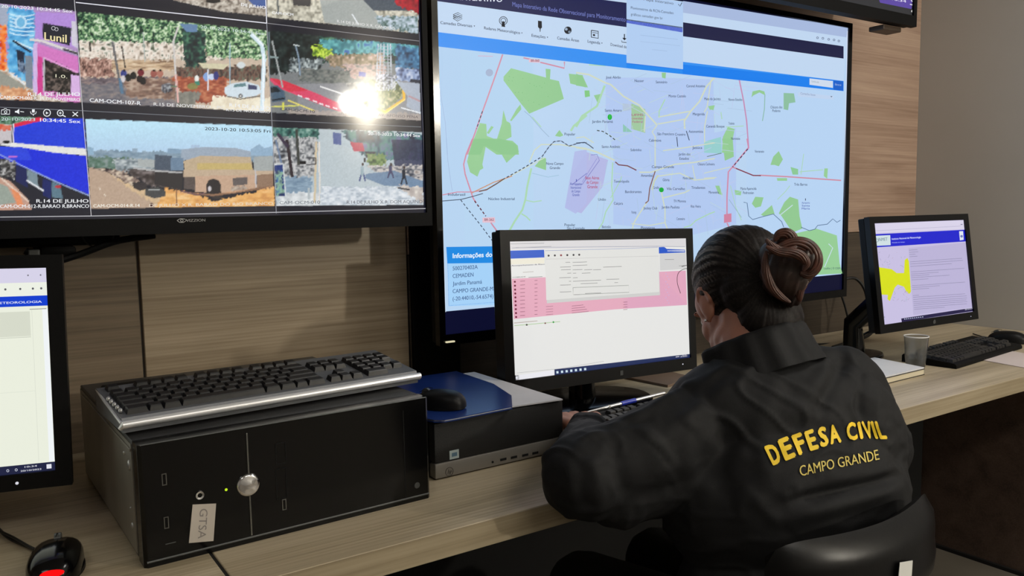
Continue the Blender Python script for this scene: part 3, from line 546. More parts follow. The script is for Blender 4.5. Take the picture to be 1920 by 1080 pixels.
L = Scr(P1-U1*0.0+Vector(N1)*0.0065, N1); L.text('VIZZION', (349, 416), (385, 415), 5, (196, 196, 196), .02).line([(332, 413.5), (338, 410), (346, 410.5), (350, 413), (344, 417), (337, 417), (332, 413.5)], 1.2, (196, 196, 196)).ring(341, 413.5, 2.4, 1.2, (196, 196, 196))
def logo(L, name, parent, col):
    me_o = L.build(name, plain(name+'_print', col, 0.4, var=0.01), parent); return me_o
tag(logo(L, 'logo', tv1, (190, 190, 190)), 'silver maker name and eye shaped mark')
# bracket and cable loop under the left television
b = empty('television_bracket', (0.16, 1.5, 1.12), 'black steel wall bracket hanging below the left television', 'bracket')
mb = MB(); mb.box((0.02, 1.50, 1.122), (0.22, 1.612, 1.138), 0.003); mb.box((0.10, 1.46, 1.108), (0.15, 1.612, 1.124), 0.006)
mb.tube(spline([(0.08, 1.46, 1.118), (0.11, 1.455, 1.100), (0.15, 1.46, 1.108), (0.21, 1.47, 1.128), (0.27, 1.48, 1.135)]), 0.0055)
mb.build('arm', M['matte'], b, smooth=40)
tag(MB().box((0.083, 1.452, 1.108), (0.099, 1.462, 1.120), 0.002).build('end_plug', M['greyplastic'], b), 'grey plastic end plug')
def circle_pts(c, r, a0, a1, n=22): return [(c[0]+r*math.cos(math.radians(a0+(a1-a0)*k/n)), c[1], c[2]+r*math.sin(math.radians(a0+(a1-a0)*k/n))) for k in range(n+1)]
tag(MB().tube(circle_pts((0.187, 1.5, 1.142), 0.024, -185, 5), 0.0013).build('cable', M['cable'], smooth=60, loc=(0.187, 1.5, 1.142)), 'thin black cable loop hanging under the left television', 'cable')

# large television: city map in a browser
Y2 = 1.47; x20, x21, z20, z21 = 0.817, 2.181, 0.912, 1.676
F2 = frame((x20, Y2, z20)); w2 = x21-x20; h2 = z21-z20
tv2, _ = television(F2, w2, h2, 0.014, 0.016, 0.022, 0.014, 0.10, 'large black television on the back wall showing a city street map web page', bez='gloss')
S = Scr((x20, Y2, z20), (0, -1, 0))
def cr(ox, oy, k): return lambda *p: [(ox+x/k, oy+y/k) for x, y in p]
bg = (184, 211, 240)
def quad2(xa, za, xb, zb, S=S):
    P = [(xa, Y2, za), (xb, Y2, za), (xb, Y2, zb), (xa, Y2, zb)]; out = []
    for p in P:
        q = np.array(p)-CP; dd = q@CF; out.append((960+FPX*(q@CR)/dd, 540-FPX*(q@CU)/dd))
    return out
S.poly(quad2(x20, z20, x21, z21), (12, 14, 44))
S.up().poly([(817, -60), (1590, 58), (1577, 514), (835, 584)], bg)
S.poly([(1400, 160), (1581, 165), (1577, 514), (1400, 531)], (176, 205, 240)).poly([(817, 85), (1000, 105), (1000, 560), (835, 584)], (184, 214, 240))
S.up()
def pl(f, w, c, *pts): S.line(f(*pts), w, c)
def pg(f, c, *pts): S.poly(f(*pts), c)
A = cr(820, 90, 5.4); B = cr(1080, 90, 5.4); C_ = cr(1320, 90, 5.4); D = cr(820, 260, 5.4); E_ = cr(1080, 260, 5.4); G = cr(1320, 260, 3.857)
urban = (177, 200, 240); gr = (146, 200, 146); gr2 = (150, 204, 150)
pg(B, urban, (300, 300), (860, 300), (1390, 320), (1404, 1080), (380, 1080), (300, 700)); S.poly([(1150, 290), (1380, 240), (1380, 420), (1300, 440), (1150, 420)], urban)
pg(D, (178, 188, 232), (1390, 130), (1512, 110), (1512, 650), (1400, 760), (1290, 700)); S.poly([(1100, 285), (1140, 300), (1130, 350), (1090, 400), (1060, 390), (1070, 330)], (180, 184, 228))
S.up()
pg(A, gr, (745, 205), (860, 235), (1100, 300), (1095, 210), (1145, 215), (1140, 315), (1230, 335), (1280, 515), (930, 665), (850, 570), (670, 330), (670, 290)); pg(A, gr, (1330, 260), (1470, 275), (1505, 400), (1345, 360)); pg(A, gr, (840, 570), (850, 620), (750, 740), (735, 735), (800, 620)); pg(A, gr, (668, 630), (700, 740), (735, 760), (745, 790), (750, 900), (690, 930), (760, 940), (815, 990), (825, 1080), (600, 1080), (470, 990), (440, 1080), (310, 1080), (430, 760), (495, 770), (500, 890), (600, 930), (650, 770))
pg(D, gr, (360, 0), (640, 0), (790, 50), (825, 130), (700, 245), (650, 160), (490, 75), (455, 260), (465, 300), (430, 320), (405, 385), (330, 340), (300, 230)); pg(D, gr, (1060, 190), (1100, 200), (1100, 320), (985, 280)); pg(A, gr, (1190, 890), (1235, 830), (1275, 885), (1240, 900)); pg(A, gr, (500, 860), (545, 790), (570, 800), (520, 870))
pg(B, gr, (0, 260), (70, 290), (120, 400), (0, 380)); pg(B, (130, 200, 130), (85, 430), (135, 430), (140, 490), (90, 500)); pg(B, gr, (180, 480), (250, 465), (240, 555), (215, 550)); pg(B, (160, 200, 160), (560, 560), (700, 620), (700, 860), (560, 820)); pg(B, (140, 196, 180), (475, 770), (570, 850), (475, 850)); pg(B, gr, (866, 250), (910, 250), (905, 310), (870, 300)); pg(B, gr2, (1340, 590), (1404, 580), (1390, 630), (1350, 620)); pg(B, (178, 196, 220), (470, 560), (560, 570), (560, 630), (475, 640))
pg(C_, gr, (480, 500), (490, 440), (560, 425), (610, 440), (620, 480), (560, 450), (500, 480)); pg(C_, (140, 190, 160), (805, 455), (910, 460), (925, 550), (860, 560), (850, 630), (805, 620)); pg(C_, gr2, (190, 900), (240, 800), (310, 820), (290, 920), (300, 1070), (180, 1060)); pg(C_, (150, 206, 206), (0, 950), (170, 900), (180, 1070), (0, 1060)); pg(C_, gr2, (40, 590), (100, 580), (60, 630))
pg(G, gr, (130, 0), (205, 0), (215, 130), (150, 160)); pg(G, gr, (480, 190), (500, 130), (540, 90), (570, 150), (540, 200), (510, 190)); pg(G, (140, 200, 150), (625, 205), (680, 220), (680, 260), (640, 260)); pg(G, gr2, (525, 285), (600, 285), (600, 305), (530, 305)); pg(G, gr, (345, 470), (370, 420), (430, 425), (410, 490), (370, 500)); pg(G, gr, (410, 550), (490, 480), (510, 545), (430, 560)); pg(G, gr, (580, 460), (620, 420), (680, 440), (690, 560), (710, 650), (640, 680), (560, 560), (540, 540)); pg(G, gr2, (640, 690), (810, 650), (960, 700), (980, 900), (1000, 975), (800, 985), (780, 860), (700, 740)); pg(G, gr2, (870, 215), (895, 215), (890, 290), (865, 270)); pg(G, gr2, (220, 370), (270, 380), (265, 410), (225, 405)); pg(G, gr, (80, 340), (110, 340), (135, 410), (105, 400))
S.up()
for k in range(26):       # woodland specks in the big park
    x, y = 690+random.random()*540, 260+random.random()*330
    if y < 330+(x-670)*1.15 and y > 250+(x-745)*.28 and y < 620: S.disc(820+x/5.4, 90+y/5.4, .9, (124, 186, 128), 6)
# streets: soft grid then larger roads
st = (196, 212, 240); ye = (206, 216, 196); gn = (170, 214, 176); rd = (206, 140, 164); dk = (50, 60, 84)
for k in range(150):
    x = 1110+random.random()*270; y = 150+random.random()*270; a = random.choice((0.12, 1.45, 0.5, -0.4, 1.7)); l = 16+random.random()*34
    S.line([(x, y), (x+l*math.cos(a), y+l*math.sin(a))], .8, random.choice(((186, 202, 236), (190, 200, 236), (170, 196, 224), (190, 214, 214))))
for f, w, c, P in (
    (A, 1.0, (160, 184, 220), [(10, 300), (40, 520), (80, 760), (100, 1080)]), (D, 1.0, (160, 184, 220), [(90, 0), (105, 220), (130, 400), (150, 530)]),
    (A, 1.6, gn, [(960, 700), (1050, 800)]), (A, 1.2, (150, 180, 210), [(880, 640), (940, 690), (1060, 830), (1130, 900)]),
    (B, 4.0, gn, [(0, 800), (60, 690), (210, 590), (290, 380)]), (A, 4, gn, [(1350, 840), (1380, 790), (1512, 680)]), (B, 3, ye, [(0, 250), (130, 270), (290, 350), (350, 370), (480, 490), (640, 580), (700, 650), (820, 780)]), (B, 2.2, ye, [(700, 690), (690, 850)]), (B, 2.2, ye, [(820, 780), (770, 850), (800, 900), (800, 1080)]), (B, 2.4, ye, [(830, 700), (1100, 650), (1160, 640)]), (B, 2.2, ye, [(830, 770), (1000, 740), (1100, 720)]), (B, 3, ye, [(1400, 300), (1320, 390), (1250, 540), (1160, 640), (1095, 740), (1100, 820)]), (B, 2, ye, [(1330, 640), (1300, 800), (1300, 960)]), (B, 2, gn, [(900, 520), (840, 640), (840, 700)]), (B, 2, ye, [(880, 1040), (1100, 1010), (1404, 960)]), (B, 2, ye, [(0, 910), (80, 900), (180, 960)]), (B, 2, gn, [(130, 170), (300, 180)]),
    (D, 2.2, ye, [(930, 240), (980, 120), (1050, 60), (1240, 60), (1512, 100)]), (D, 3.6, gn, [(950, 300), (910, 480), (890, 620), (860, 720), (780, 840), (730, 930)]), (D, 1.8, gn, [(900, 625), (970, 640), (1055, 628)]), (D, 2.4, gn, [(850, 760), (900, 790), (940, 830)]), (D, 1.6, ye, [(1090, 190), (700, 400), (500, 510)]), (D, 1, (150, 190, 214), [(960, 350), (1120, 390), (1230, 370)]),
    (E_, 3, ye, [(0, 90), (130, 110), (220, 140), (390, 220)]), (E_, 2.4, ye, [(640, 340), (760, 340), (1000, 260), (1200, 240), (1404, 200)]), (E_, 2.2, ye, [(830, 380), (1050, 350), (1200, 420), (1404, 400)]), (E_, 2.4, ye, [(720, 640), (640, 760), (580, 860), (570, 915)]), (E_, 2.2, ye, [(880, 600), (1100, 545), (1150, 520)]), (E_, 2.0, gn, [(370, 240), (360, 480), (375, 620), (300, 740), (270, 850), (220, 930)]), (E_, 2.2, ye, [(860, 520), (900, 720), (900, 850), (930, 930)]), (E_, 1.8, ye, [(560, 860), (740, 880), (900, 850)]), (E_, 2, ye, [(800, 0), (800, 300)]), (E_, 2.0, gn, [(1404, 740), (1350, 760), (1210, 830), (1160, 880), (1090, 900)]), (E_, 1.4, gn, [(460, 380), (450, 420), (350, 600)]), (E_, 3, (200, 210, 180), [(830, 370), (790, 430), (770, 520)]), (E_, 1.6, ye, [(1180, 270), (1190, 340), (1210, 420)]),
    (G, 1.6, ye, [(0, 250), (80, 230), (190, 205)]), (G, 1.4, ye, [(0, 285), (90, 280)]), (G, 1.2, gn, [(190, 340), (230, 500), (270, 590)]), (G, 1.2, (150, 180, 200), [(180, 440), (270, 570)]), (G, 1.2, gn, [(530, 440), (590, 380), (620, 340)]), (G, 1.6, (196, 220, 230), [(870, 930), (930, 790), (900, 760)]), (G, 1.6, (196, 220, 230), [(540, 560), (640, 480)]), (G, 1.2, gn, [(700, 260), (720, 110)]), (G, 1.4, gn, [(690, 240), (860, 225)]), (C_, 1.6, (140, 186, 170), [(615, 470), (610, 620), (590, 740)]), (C_, 2, ye, [(0, 650), (30, 600), (70, 320)]), (C_, 1.6, gn, [(170, 650), (180, 720)]), (C_, 1.4, gn, [(220, 800), (400, 790)])):
    S.line(f(*P), w, c)
S.up()
S.line(A((660, 65), (590, 270), (450, 660), (380, 860), (300, 1080)), 2.6, rd).line(D((355, 0), (290, 160), (265, 260), (280, 360), (330, 510), (360, 600), (390, 650)), 2.6, rd).line(D((540, 850), (620, 960)), 2.6, rd); S.line(D((50, 570), (200, 540), (345, 540), (500, 520)), 1.8, rd)
S.line(A((870, 100), (940, 115)), 2.4, rd).line(A((1040, 145), (1285, 205), (1285, 140)), 2.6, rd).line(A((410, 80), (560, 85)), 1.4, (204, 176, 204))
S.line(C_((355, 320), (400, 540), (430, 740), (450, 1010), (440, 1030)), 2.4, (196, 140, 180)).line(G((310, 0), (320, 65), (205, 205), (175, 240), (165, 420), (165, 545)), 2.6, (206, 140, 170)).line(G((205, 205), (360, 268), (410, 265), (600, 275), (990, 302)), 2.4, (206, 140, 160)).line(G((165, 610), (180, 640)), 2.4, rd)
S.line([(960, 330), (925, 342), (884, 362)], 2, (200, 150, 120)); S.up()
S.dash(A((455, 640), (395, 820)), 1.8, dk).dash(D((375, 630), (490, 785)), 2.2, (90, 30, 50)).line(D((45, 632), (240, 615), (340, 590), (460, 555)), 1.4, dk).dash(D((235, 620), (320, 730), (440, 880), (590, 1080)), 1.6, dk).line(D((420, 535), (500, 515), (600, 455), (660, 415)), 2.2, (110, 80, 70)).dash(D((660, 415), (900, 280), (1060, 180), (1130, 80), (1180, 30), (1250, 22), (1330, 75), (1430, 45), (1512, 38)), 1.8, dk).line(D((1060, 180), (1130, 80), (1180, 30), (1250, 22), (1330, 75), (1430, 45), (1512, 38)), .9, (90, 96, 120)).line(E_((0, 45), (85, 38), (130, 65), (175, 100)), 1.6, dk)
S.dash(B((210, 835), (270, 845), (330, 880), (405, 940)), 1.8, (60, 70, 60)).line(B((1115, 840), (1145, 935)), 1.4, dk).line(B((1018, 900), (1028, 1000)), 1.4, dk).line(E_((395, 235), (430, 265), (520, 275), (610, 320)), 2.2, (120, 70, 80)).line(E_((800, 330), (770, 420), (745, 500), (730, 630), (700, 655)), 2.0, (130, 90, 80)).dash(G((315, 75), (240, 165), (205, 205)), 2, (80, 60, 90)).line(G((230, 215), (350, 265), (410, 268)), 2, (120, 60, 80)).line(G((20, 130), (125, 105)), 1.2, (90, 120, 110))
S.line(G((285, 460), (310, 465), (322, 560), (350, 585), (420, 565), (500, 545), (560, 600), (575, 640)), 1.3, (90, 116, 150)).line(G((700, 640), (760, 665), (800, 655), (820, 628), (890, 618), (930, 580), (960, 605), (985, 590)), 1.3, (90, 116, 150)).line(D((1370, 460), (1512, 350)), 1.4, (130, 130, 200)).line(E_((0, 470), (60, 465), (235, 220), (210, 160), (150, 165)), 1.2, (130, 130, 200)).line(E_((60, 440), (210, 200)), 1.2, (150, 150, 214))
S.disc(*A((525, 250))[0], 7, (160, 176, 206)); S.up()
S.disc(*B((340, 700))[0], 4.2, (20, 180, 60), ry=5.5).disc(*E_((862, 518))[0], 4.6, (20, 170, 60)).line(B((340, 680), (340, 718)), .9, (160, 240, 170)); S.poly(D((455, 800), (580, 795), (585, 850), (455, 850)), (226, 190, 206)).poly(A((925, 112), (1035, 118), (1035, 150), (925, 145)), (226, 190, 206)); S.poly([(1357, 402), (1371, 400), (1371, 416), (1357, 418)], (206, 130, 160)); S.up()
tx = (56, 70, 100)
def lab(f, x, y, w, s, h=5, c=tx, sl=0.0): p = f((x, y), (x+w, y+sl*w)); S.text(s, p[0], p[1], h, c, .012)
for f, x, y, w, s in ((B, 300, 310, 150, 'José Abrão'), (B, 590, 345, 95, 'Nasser'), (B, 805, 358, 115, 'Seminário'), (B, 1115, 398, 190, 'Coronel Antonino'), (B, 935, 500, 175, 'Monte Castelo'), (B, 290, 645, 170, 'Santo Amaro'), (B, 160, 758, 210, 'Jardim Panamá'), (B, 1180, 682, 120, 'Margarida'), (B, 820, 883, 170, 'São Francisco'), (B, 1000, 888, 105, 'Cruzeiro'), (B, 1138, 858, 145, 'Autonomista'), (B, 735, 948, 125, 'Cabreúva'), (B, 258, 1012, 185, 'Santo Antônio'), (B, 550, 1045, 110, 'Sobrinho'), (B, 1175, 1022, 100, 'Jatiúca'), (C_, 0, 528, 165, 'Mata do Jacinto'), (C_, 245, 535, 140, 'Novos Estados'), (C_, 20, 806, 185, 'Carandá Bosque'), (C_, 272, 930, 90, 'Noroeste'), (C_, 670, 612, 120, 'Chácara dos'), (C_, 690, 648, 80, 'Poderes'), (C_, 510, 1060, 95, 'Veraneio'), (C_, 245, 776, 60, 'Tiradentes'), (D, 1285, 885, 110, 'Popular'), (D, 1100, 265, 175, 'Nova Campo'), (D, 1135, 308, 105, 'Grande'), (D, 515, 622, 265, 'Núcleo Industrial'), (D, 105, 578, 175, 'Indubrasil'), (D, 1310, 920, 180, 'São Conrado'), (E_, 260, 905, 90, 'Batistão'), (E_, 655, 915, 140, 'Pioneiros'), (E_, 765, 298, 225, 'Campo Grande'), (E_, 655, 386, 120, 'Amambaí'), (E_, 875, 430, 68, 'Glória'), (E_, 1080, 412, 105, 'Monte Líbano'), (E_, 380, 445, 155, 'Taveirópolis'), (E_, 495, 550, 165, 'Bandeirantes'), (E_, 222, 628, 78, 'União'), (E_, 380, 668, 92, 'Caiçara'), (E_, 780, 508, 60, 'Carvalho'), (E_, 915, 520, 185, 'Vila Carvalho'), (E_, 1165, 508, 140, 'Tiradentes'), (E_, 985, 645, 125, 'TV Morena'), (E_, 680, 716, 140, 'Jockey Club'), (E_, 865, 706, 180, 'Jardim Paulista'), (E_, 560, 758, 48, 'Piratininga'), (E_, 1160, 698, 100, 'Rita Vieira'), (E_, 1015, 824, 85, 'Centenário'), (E_, 1035, 170, 120, 'Jardim dos'), (E_, 1045, 214, 95, 'Estados'), (E_, 1230, 270, 170, 'Chácara Cachoeira'), (G, 262, 370, 115, 'Maria Aparecida'), (G, 280, 400, 78, 'Pedrossian'), (G, 650, 340, 95, 'Três Barras'), (G, 32, 397, 75, 'Moreninha'), (A, 1285, 885, 110, 'Popular')):
    lab(f, x, y, w, s)
for i, s in enumerate(('Aeroporto', 'Internacional', 'de Campo', 'Grande')): lab(D, 1340+i*8, 470+i*37, 120-i*16, s, 5, (70, 84, 170))
for i, s in enumerate(('Base Aérea', 'de Campo', 'Grande')): lab(E_, 92+i*10, 412+i*45, 140-i*18, s, 6, (180, 60, 96))
for i, s in enumerate(('UFMS', 'Universidade', 'Federal')): lab(B, 560+i*4, 690+i*34, 120-i*8, s, 4.4, (170, 90, 130))
for i, s in enumerate(('Aeroporto', 'Santa', 'Maria')): lab(G, 705, 470+i*21, 58, s, 3.6, (70, 84, 170))
lab(D, 475, 832, 95, 'BR-262', 4.6, (120, 50, 70)); lab(A, 945, 140, 85, 'BR-060', 4.6, (120, 50, 70)); lab(G, 865, 945, 118, 'Leaflet | © OSM', 4, (80, 110, 110)); S.line(D((1405, 410), (1405, 438)), 1.4, (70, 84, 170)).line(G((732, 432), (732, 448)), 1.4, (60, 70, 90))
# page header
S.up(); hdr = (180, 202, 230)
S.poly([(816, -70), (1590, 52), (1581, 152), (1279, 116), (1174, 103), (817, 60)], (192, 214, 240)).up()
S.poly([(816, -40), (1178, 6), (1174, 51), (817, 2)], (28, 32, 78)).poly([(1280, 42), (1581, 87), (1581, 110), (1279, 68)], (28, 30, 66))
S.poly([(817, 60), (1174, 103), (1174, 120), (1279, 131), (1279, 116), (1581, 152), (1581, 171), (1279, 139), (1174, 128), (817, 87)], (48, 142, 240)).poly([(1174, 110), (1581, 152), (1581, 171), (1174, 128)], (34, 122, 232))
S.up(); S.poly([(1174, -10), (1280, 4), (1280, 130), (1174, 118)], (176, 204, 240)).poly([(1174, 38), (1279, 53), (1279, 61), (1174, 43)], (12, 40, 190)).poly([(1174, 36), (1279, 51), (1279, 53), (1174, 38)], (24, 26, 40)).line([(1200, 66), (1270, 74)], .8, (150, 176, 214)).line([(1200, 78), (1274, 86)], .8, (156, 182, 218)).line([(1222, 93), (1250, 96)], .8, (150, 176, 214))
S.poly([(1280, 2), (1590, 52), (1586, 70), (1280, 24)], (168, 186, 222)).line([(1182, 14), (1225, 20)], .1, hdr)
S.up(); S.text('Pluviometros da RCN-Cemaden', (1182, 17), (1262, 27), 5, (50, 60, 90)).text('gráficos cemaden gov br', (1182, 29), (1242, 37), 5, (60, 70, 96)).text('Mapa Interativo', (1206, 1), (1262, 9), 5, (70, 76, 96)).line([(1271, 8), (1274, 12), (1278, 5)], 1.2, (50, 50, 60))
S.text('INTERATIVO', (862, 0), (941, 4), 9, (226, 230, 244), .03).text('Mapa Interativo da Rede Observacional para Monitoramento', (960, 12), (1172, 41), 8.5, (112, 122, 188), .012)
for s, p0, p1 in (('Camadas Diversas ▾', (825, 45), (890, 52)), ('Radares Meteorológico ▾', (907, 55), (979, 65)), ('Estações ▾', (996, 69), (1027, 73)), ('Camadas Áreas', (1044, 74), (1085, 79)), ('Legenda ▾', (1101, 80), (1129, 84)), ('Download de', (1144, 86), (1174, 91))): S.text(s, p0, p1, 5.5, (50, 56, 80), .012)
k_ = (22, 24, 34)
for i in range(3): S.line([(849, 28+i*3.4), (858, 24+i*3.4), (866, 28.5+i*3.4), (857, 33+i*3.4), (849, 28+i*3.4)], 1.1, k_)
S.ring(943, 39, 7.5, 1.2, k_).ring(943, 39, 4.6, 1.1, k_).poly([(941, 40), (945, 40.5), (946.5, 51), (939.5, 50)], k_).poly([(1008, 39), (1015, 40), (1015.5, 52), (1013, 54), (1012.5, 60), (1011.5, 60), (1011, 54), (1008, 51)], k_).disc(1064, 57, 7, k_).disc(1061, 55, 2.6, (192, 214, 240)).disc(1067, 60, 2.4, (192, 214, 240)).line([(1108, 57), (1121, 59), (1121, 72), (1108, 70), (1108, 57)], 1.6, k_).line([(1110, 61), (1120, 62.5)], 1, k_).poly([(1111, 64), (1115, 64.5), (1115, 68), (1111, 67.5)], k_).line([(1170, 64), (1170, 73)], 1.8, k_).poly([(1166, 71), (1174, 72), (1170, 76)], k_).line([(1165, 76), (1165, 79), (1174, 80)], 1.2, k_)
S.poly([(1517, 147), (1561, 152), (1561, 165), (1517, 159)], (206, 218, 236)).poly([(1562, 151), (1580, 153), (1580, 170), (1562, 168)], (24, 96, 200)).text('Buscar', (1565, 160), (1577, 161.5), 4, (190, 214, 240)).text('Latitude', (1521, 154), (1535, 156), 3.5, (110, 130, 130))
S.poly([(1496, 173), (1562, 180), (1562, 187), (1496, 181)], (190, 210, 238)).text('Camadas base', (1500, 177), (1528, 180), 4, (90, 110, 150)).poly([(1556, 180), (1560, 180.4), (1558, 183)], (50, 60, 80))
for x, y in ((1532, 71), (1542, 72), (1553, 74), (1563, 75), (1572, 77)): S.ring(x, y, 1.8, .9, (70, 76, 110), 8)
# pop-up
S.up(); S.poly([(836, 463), (975, 461), (975, 492), (838, 494)], (36, 138, 226)).poly([(838, 494), (975, 492), (975, 570), (841, 574)], (166, 210, 248)).line([(838, 463), (841, 573), (975, 563)], 1.3, (60, 130, 220)).line([(817, 25), (835, 585)], 1.0, (220, 232, 248)).line([(1588, 58), (1580, 523)], 1.4, (214, 222, 244))
S.up(); S.text('Informações do Pluviômetro', (848, 484), (984, 479), 9, (232, 244, 252), .025)
for i, (s, w) in enumerate((('500270402A', 47), ('CEMADEN', 39), ('Jardim Panamá', 55), ('CAMPO GRANDE-MS', 80), ('(-20.44010,-54.6574)', 76))): S.text(s, (848, 507+i*14.2), (848+w, 506+i*14.0-w*.045), 7.5, (70, 96, 140), .012)
S.build('screen', M['scr_tv2'], tv2)
tag(MB().box((0.815, 1.458, 0.896), (0.835, 1.463, 0.899)).build('power_light', emis('tv_led', (240, 230, 190), 0.8), tv2), 'small lit power light')
# third television: only its lower right corner hangs in view
Y3 = 1.36; x31 = ((1708-960)/FPX)
F3 = frame((1.16, Y3, 1.705)); w3, h3 = 1.166, 0.656
tv3, _ = television(F3, w3, h3, 0.012, 0.016, 0.030, 0.012, 0.075, 'black television at the top right, cropped so only its lower edge shows')
S = Scr((1.16, Y3, 1.705), (0, -1, 0)); Y2 = Y3
S.poly(quad2(1.16, 1.705, 1.16+w3, 1.705+h3), (50, 50, 52)).up().poly([(1640, -25), (1712, -12), (1709, 17), (1650, 5)], (92, 72, 160)).up()
S.text('10:34', (1672, 0), (1699, 5), 4.5, (226, 220, 240), .02).ring(1711, 0, 2.6, 1.6, (236, 236, 240)).line([(1706, 8), (1714, 10)], 1.8, (226, 226, 232)).disc(1710.5, 21, 2.2, (230, 230, 226))
S.build('screen', M['scr_tv2'], tv3)
tag(MB().box((2.215, 1.378, 1.660), (2.305, 1.425, 1.674), 0.003).build('speaker_bar', plain('speaker_brown', (78, 62, 48), 0.5, bump=.1), tv3), 'brown plastic speaker cover under the frame')
# ------------------------------------------------------------------ monitors
def at_z(x, y, z): d = ray(x, y); return CP+d*((z-CP[2])/d[2])
def monitor(F, w, h, l, r, b, t, depth, label, base_r=0.11, neck_x=None, bez='black', back=0.01):
    nx = w/2 if neck_x is None else neck_x
    c = F @ Vector((nx, 0.055, -b)); root = empty('monitor', (c.x, c.y, DZ), label, 'monitor', 'desktop monitors')
    ring_frame(MB(), w, h, l, r, b, t, -0.005, 0.010, 0.0).build('bezel', M[bez], root, M=F)
    mb = MB(); mb.box((-l+0.002, 0.010, -b+0.002), (w+r-0.002, 0.030, h+t-0.002), 0.003); mb.box((w*0.18, 0.030, h*0.12), (w*0.82, depth, h*0.85), 0.008)
    mb.build('housing', M['black'], root, M=F)
    top = F @ Vector((nx, depth*0.85, h*0.30))
    mb = MB(); mb.tube([(c.x, c.y+back+.002, DZ+0.008), (c.x, c.y+back+0.006, (DZ+top.z)/2), (top.x, top.y, top.z)], [0.030, 0.026, 0.026], 12); mb.build('stand_neck', M['gloss'], root, smooth=50)
    MB().lathe([(0, 0), (base_r, 0), (base_r, 0.006), (base_r*0.96, 0.010), (0.03, 0.016), (0, 0.016)], 40, M=Matrix.Translation((c.x, c.y+back, DZ)) @ Matrix.Diagonal((1.15, 0.85, 1, 1))).build('stand_base', M['gloss'], root, smooth=40)
    return root
def led(F, x, z, parent, col, r=0.0016, st=0.9, name='power_light'):
    p = F @ Vector((x, -0.0052, z)); MB().ball(p, (r, 0.0008, r), sub=2).build(name, emis(name+'_m', col, st), parent)
def topx(p): q = np.array(p)-CP; dd = q@CF; return (960+FPX*(q@CR)/dd, 540-FPX*(q@CU)/dd)
# centre monitor
FC = frame((0.862, 1.282, 0.841), -0.4, 4.0, -1.233)
mc = monitor(FC, 0.474, 0.267, 0.022, 0.017, 0.026, 0.022, 0.055, 'black monitor in the middle showing a white page with a pink table', neck_x=0.22, base_r=0.145)
S = Scr((0.862, 1.282, 0.841), -np.array(FC.col[1][:3])); Kc = cr(920, 420, 3.0)
wht = (228, 228, 226); S.poly([topx(FC @ Vector(p)) for p in ((0, 0, 0), (.474, 0, 0), (.474, 0, .267), (0, 0, .267))], (220, 220, 218)).up(); S.poly([(953.3, 452.7), (1285.7, 446.7), (1293, 670), (963, 713)], wht).up()
S.poly(Kc((118, 308), (300, 300), (940, 272), (1097, 262), (1104, 455), (700, 480), (130, 535)), (226, 168, 188)).poly(Kc((700, 280), (1097, 262), (1104, 455), (760, 476)), (216, 160, 190))
S.poly(Kc((103, 98), (1096, 80), (1097, 128), (105, 145)), (216, 214, 216)).poly(Kc((110, 150), (300, 145), (302, 188), (112, 195)), (26, 84, 196)).poly(Kc((945, 130), (975, 128), (990, 140), (1092, 145), (1094, 160), (946, 166)), (24, 82, 196)).poly(Kc((994, 147), (1090, 148), (1090, 155), (992, 154)), (224, 226, 230)).poly(Kc((112, 198), (302, 190), (302, 222), (112, 228)), (232, 228, 212)).poly(Kc((950, 166), (1097, 162), (1099, 252), (952, 262)), (206, 206, 206))
S.poly(Kc((360, 848), (1120, 742), (1122, 730), (1122, 752), (1121, 754), (360, 850)), (28, 34, 80)).poly(Kc((358, 818), (1120, 731), (1121, 753), (359, 850)), (26, 42, 86)).poly(Kc((140, 852), (357, 822), (357, 849), (142, 880)), (232, 232, 238)).poly(Kc((132, 852), (158, 849), (160, 878), (134, 882)), (20, 22, 30)).up()
S.poly(Kc((302, 152), (942, 132), (952, 400), (316, 446)), (205, 205, 203)).up()
S.poly(Kc((304, 146), (942, 131), (948, 382), (312, 428)), (222, 222, 219)).line(Kc((140, 133), (940, 125), (1092, 128)), .6, (120, 130, 160)).up()
S.line(Kc((305, 150), (700, 140), (940, 131)), .7, (130, 140, 190)).line(Kc((310, 198), (840, 182), (945, 180)), .5, (180, 178, 178)).line(Kc((146, 838), (400, 812), (635, 772)), .5, (150, 150, 156))
for i in range(10): S.disc(*Kc((135+i*0.8, 325+i*22))[0], 2.0, (110, 16, 50), 8).line(Kc((165, 322+i*21.5), (192, 320+i*21.5)), .9, (150, 90, 110)).line(Kc((246, 318+i*21.2), (262, 317+i*21.2)), .9, (150, 90, 110))
for i in range(4): S.line(Kc((455, 462+i*13), (520+i*10, 455+i*12)), .7, (130, 70, 92)).line(Kc((745, 440+i*14), (768, 438+i*14)), .8, (140, 80, 100)).line(Kc((310, 465+i*15), (350, 462+i*15)), .6, (140, 80, 100))
g_ = (120, 120, 120)
for y, segs in ((216, ((420, 446), (460, 540))), (234, ((460, 542),)), (243, ((390, 450), (632, 736))), (258, ((395, 450), (460, 515), (525, 570), (575, 620))), (277, ((430, 452), (462, 480), (512, 560))), (303, ((385, 450), (462, 488))), (322, ((440, 452), (462, 620))), (312, ((650, 722),)), (336, ((505, 600),)), (330, ((695, 715),)), (344, ((390, 450),)), (383, ((388, 452),)), (391, ((530, 620),)), (398, ((470, 500),))):
    for a, b in segs: S.line(Kc((a, y), (b, y-(b-a)*.04)), .8, g_)
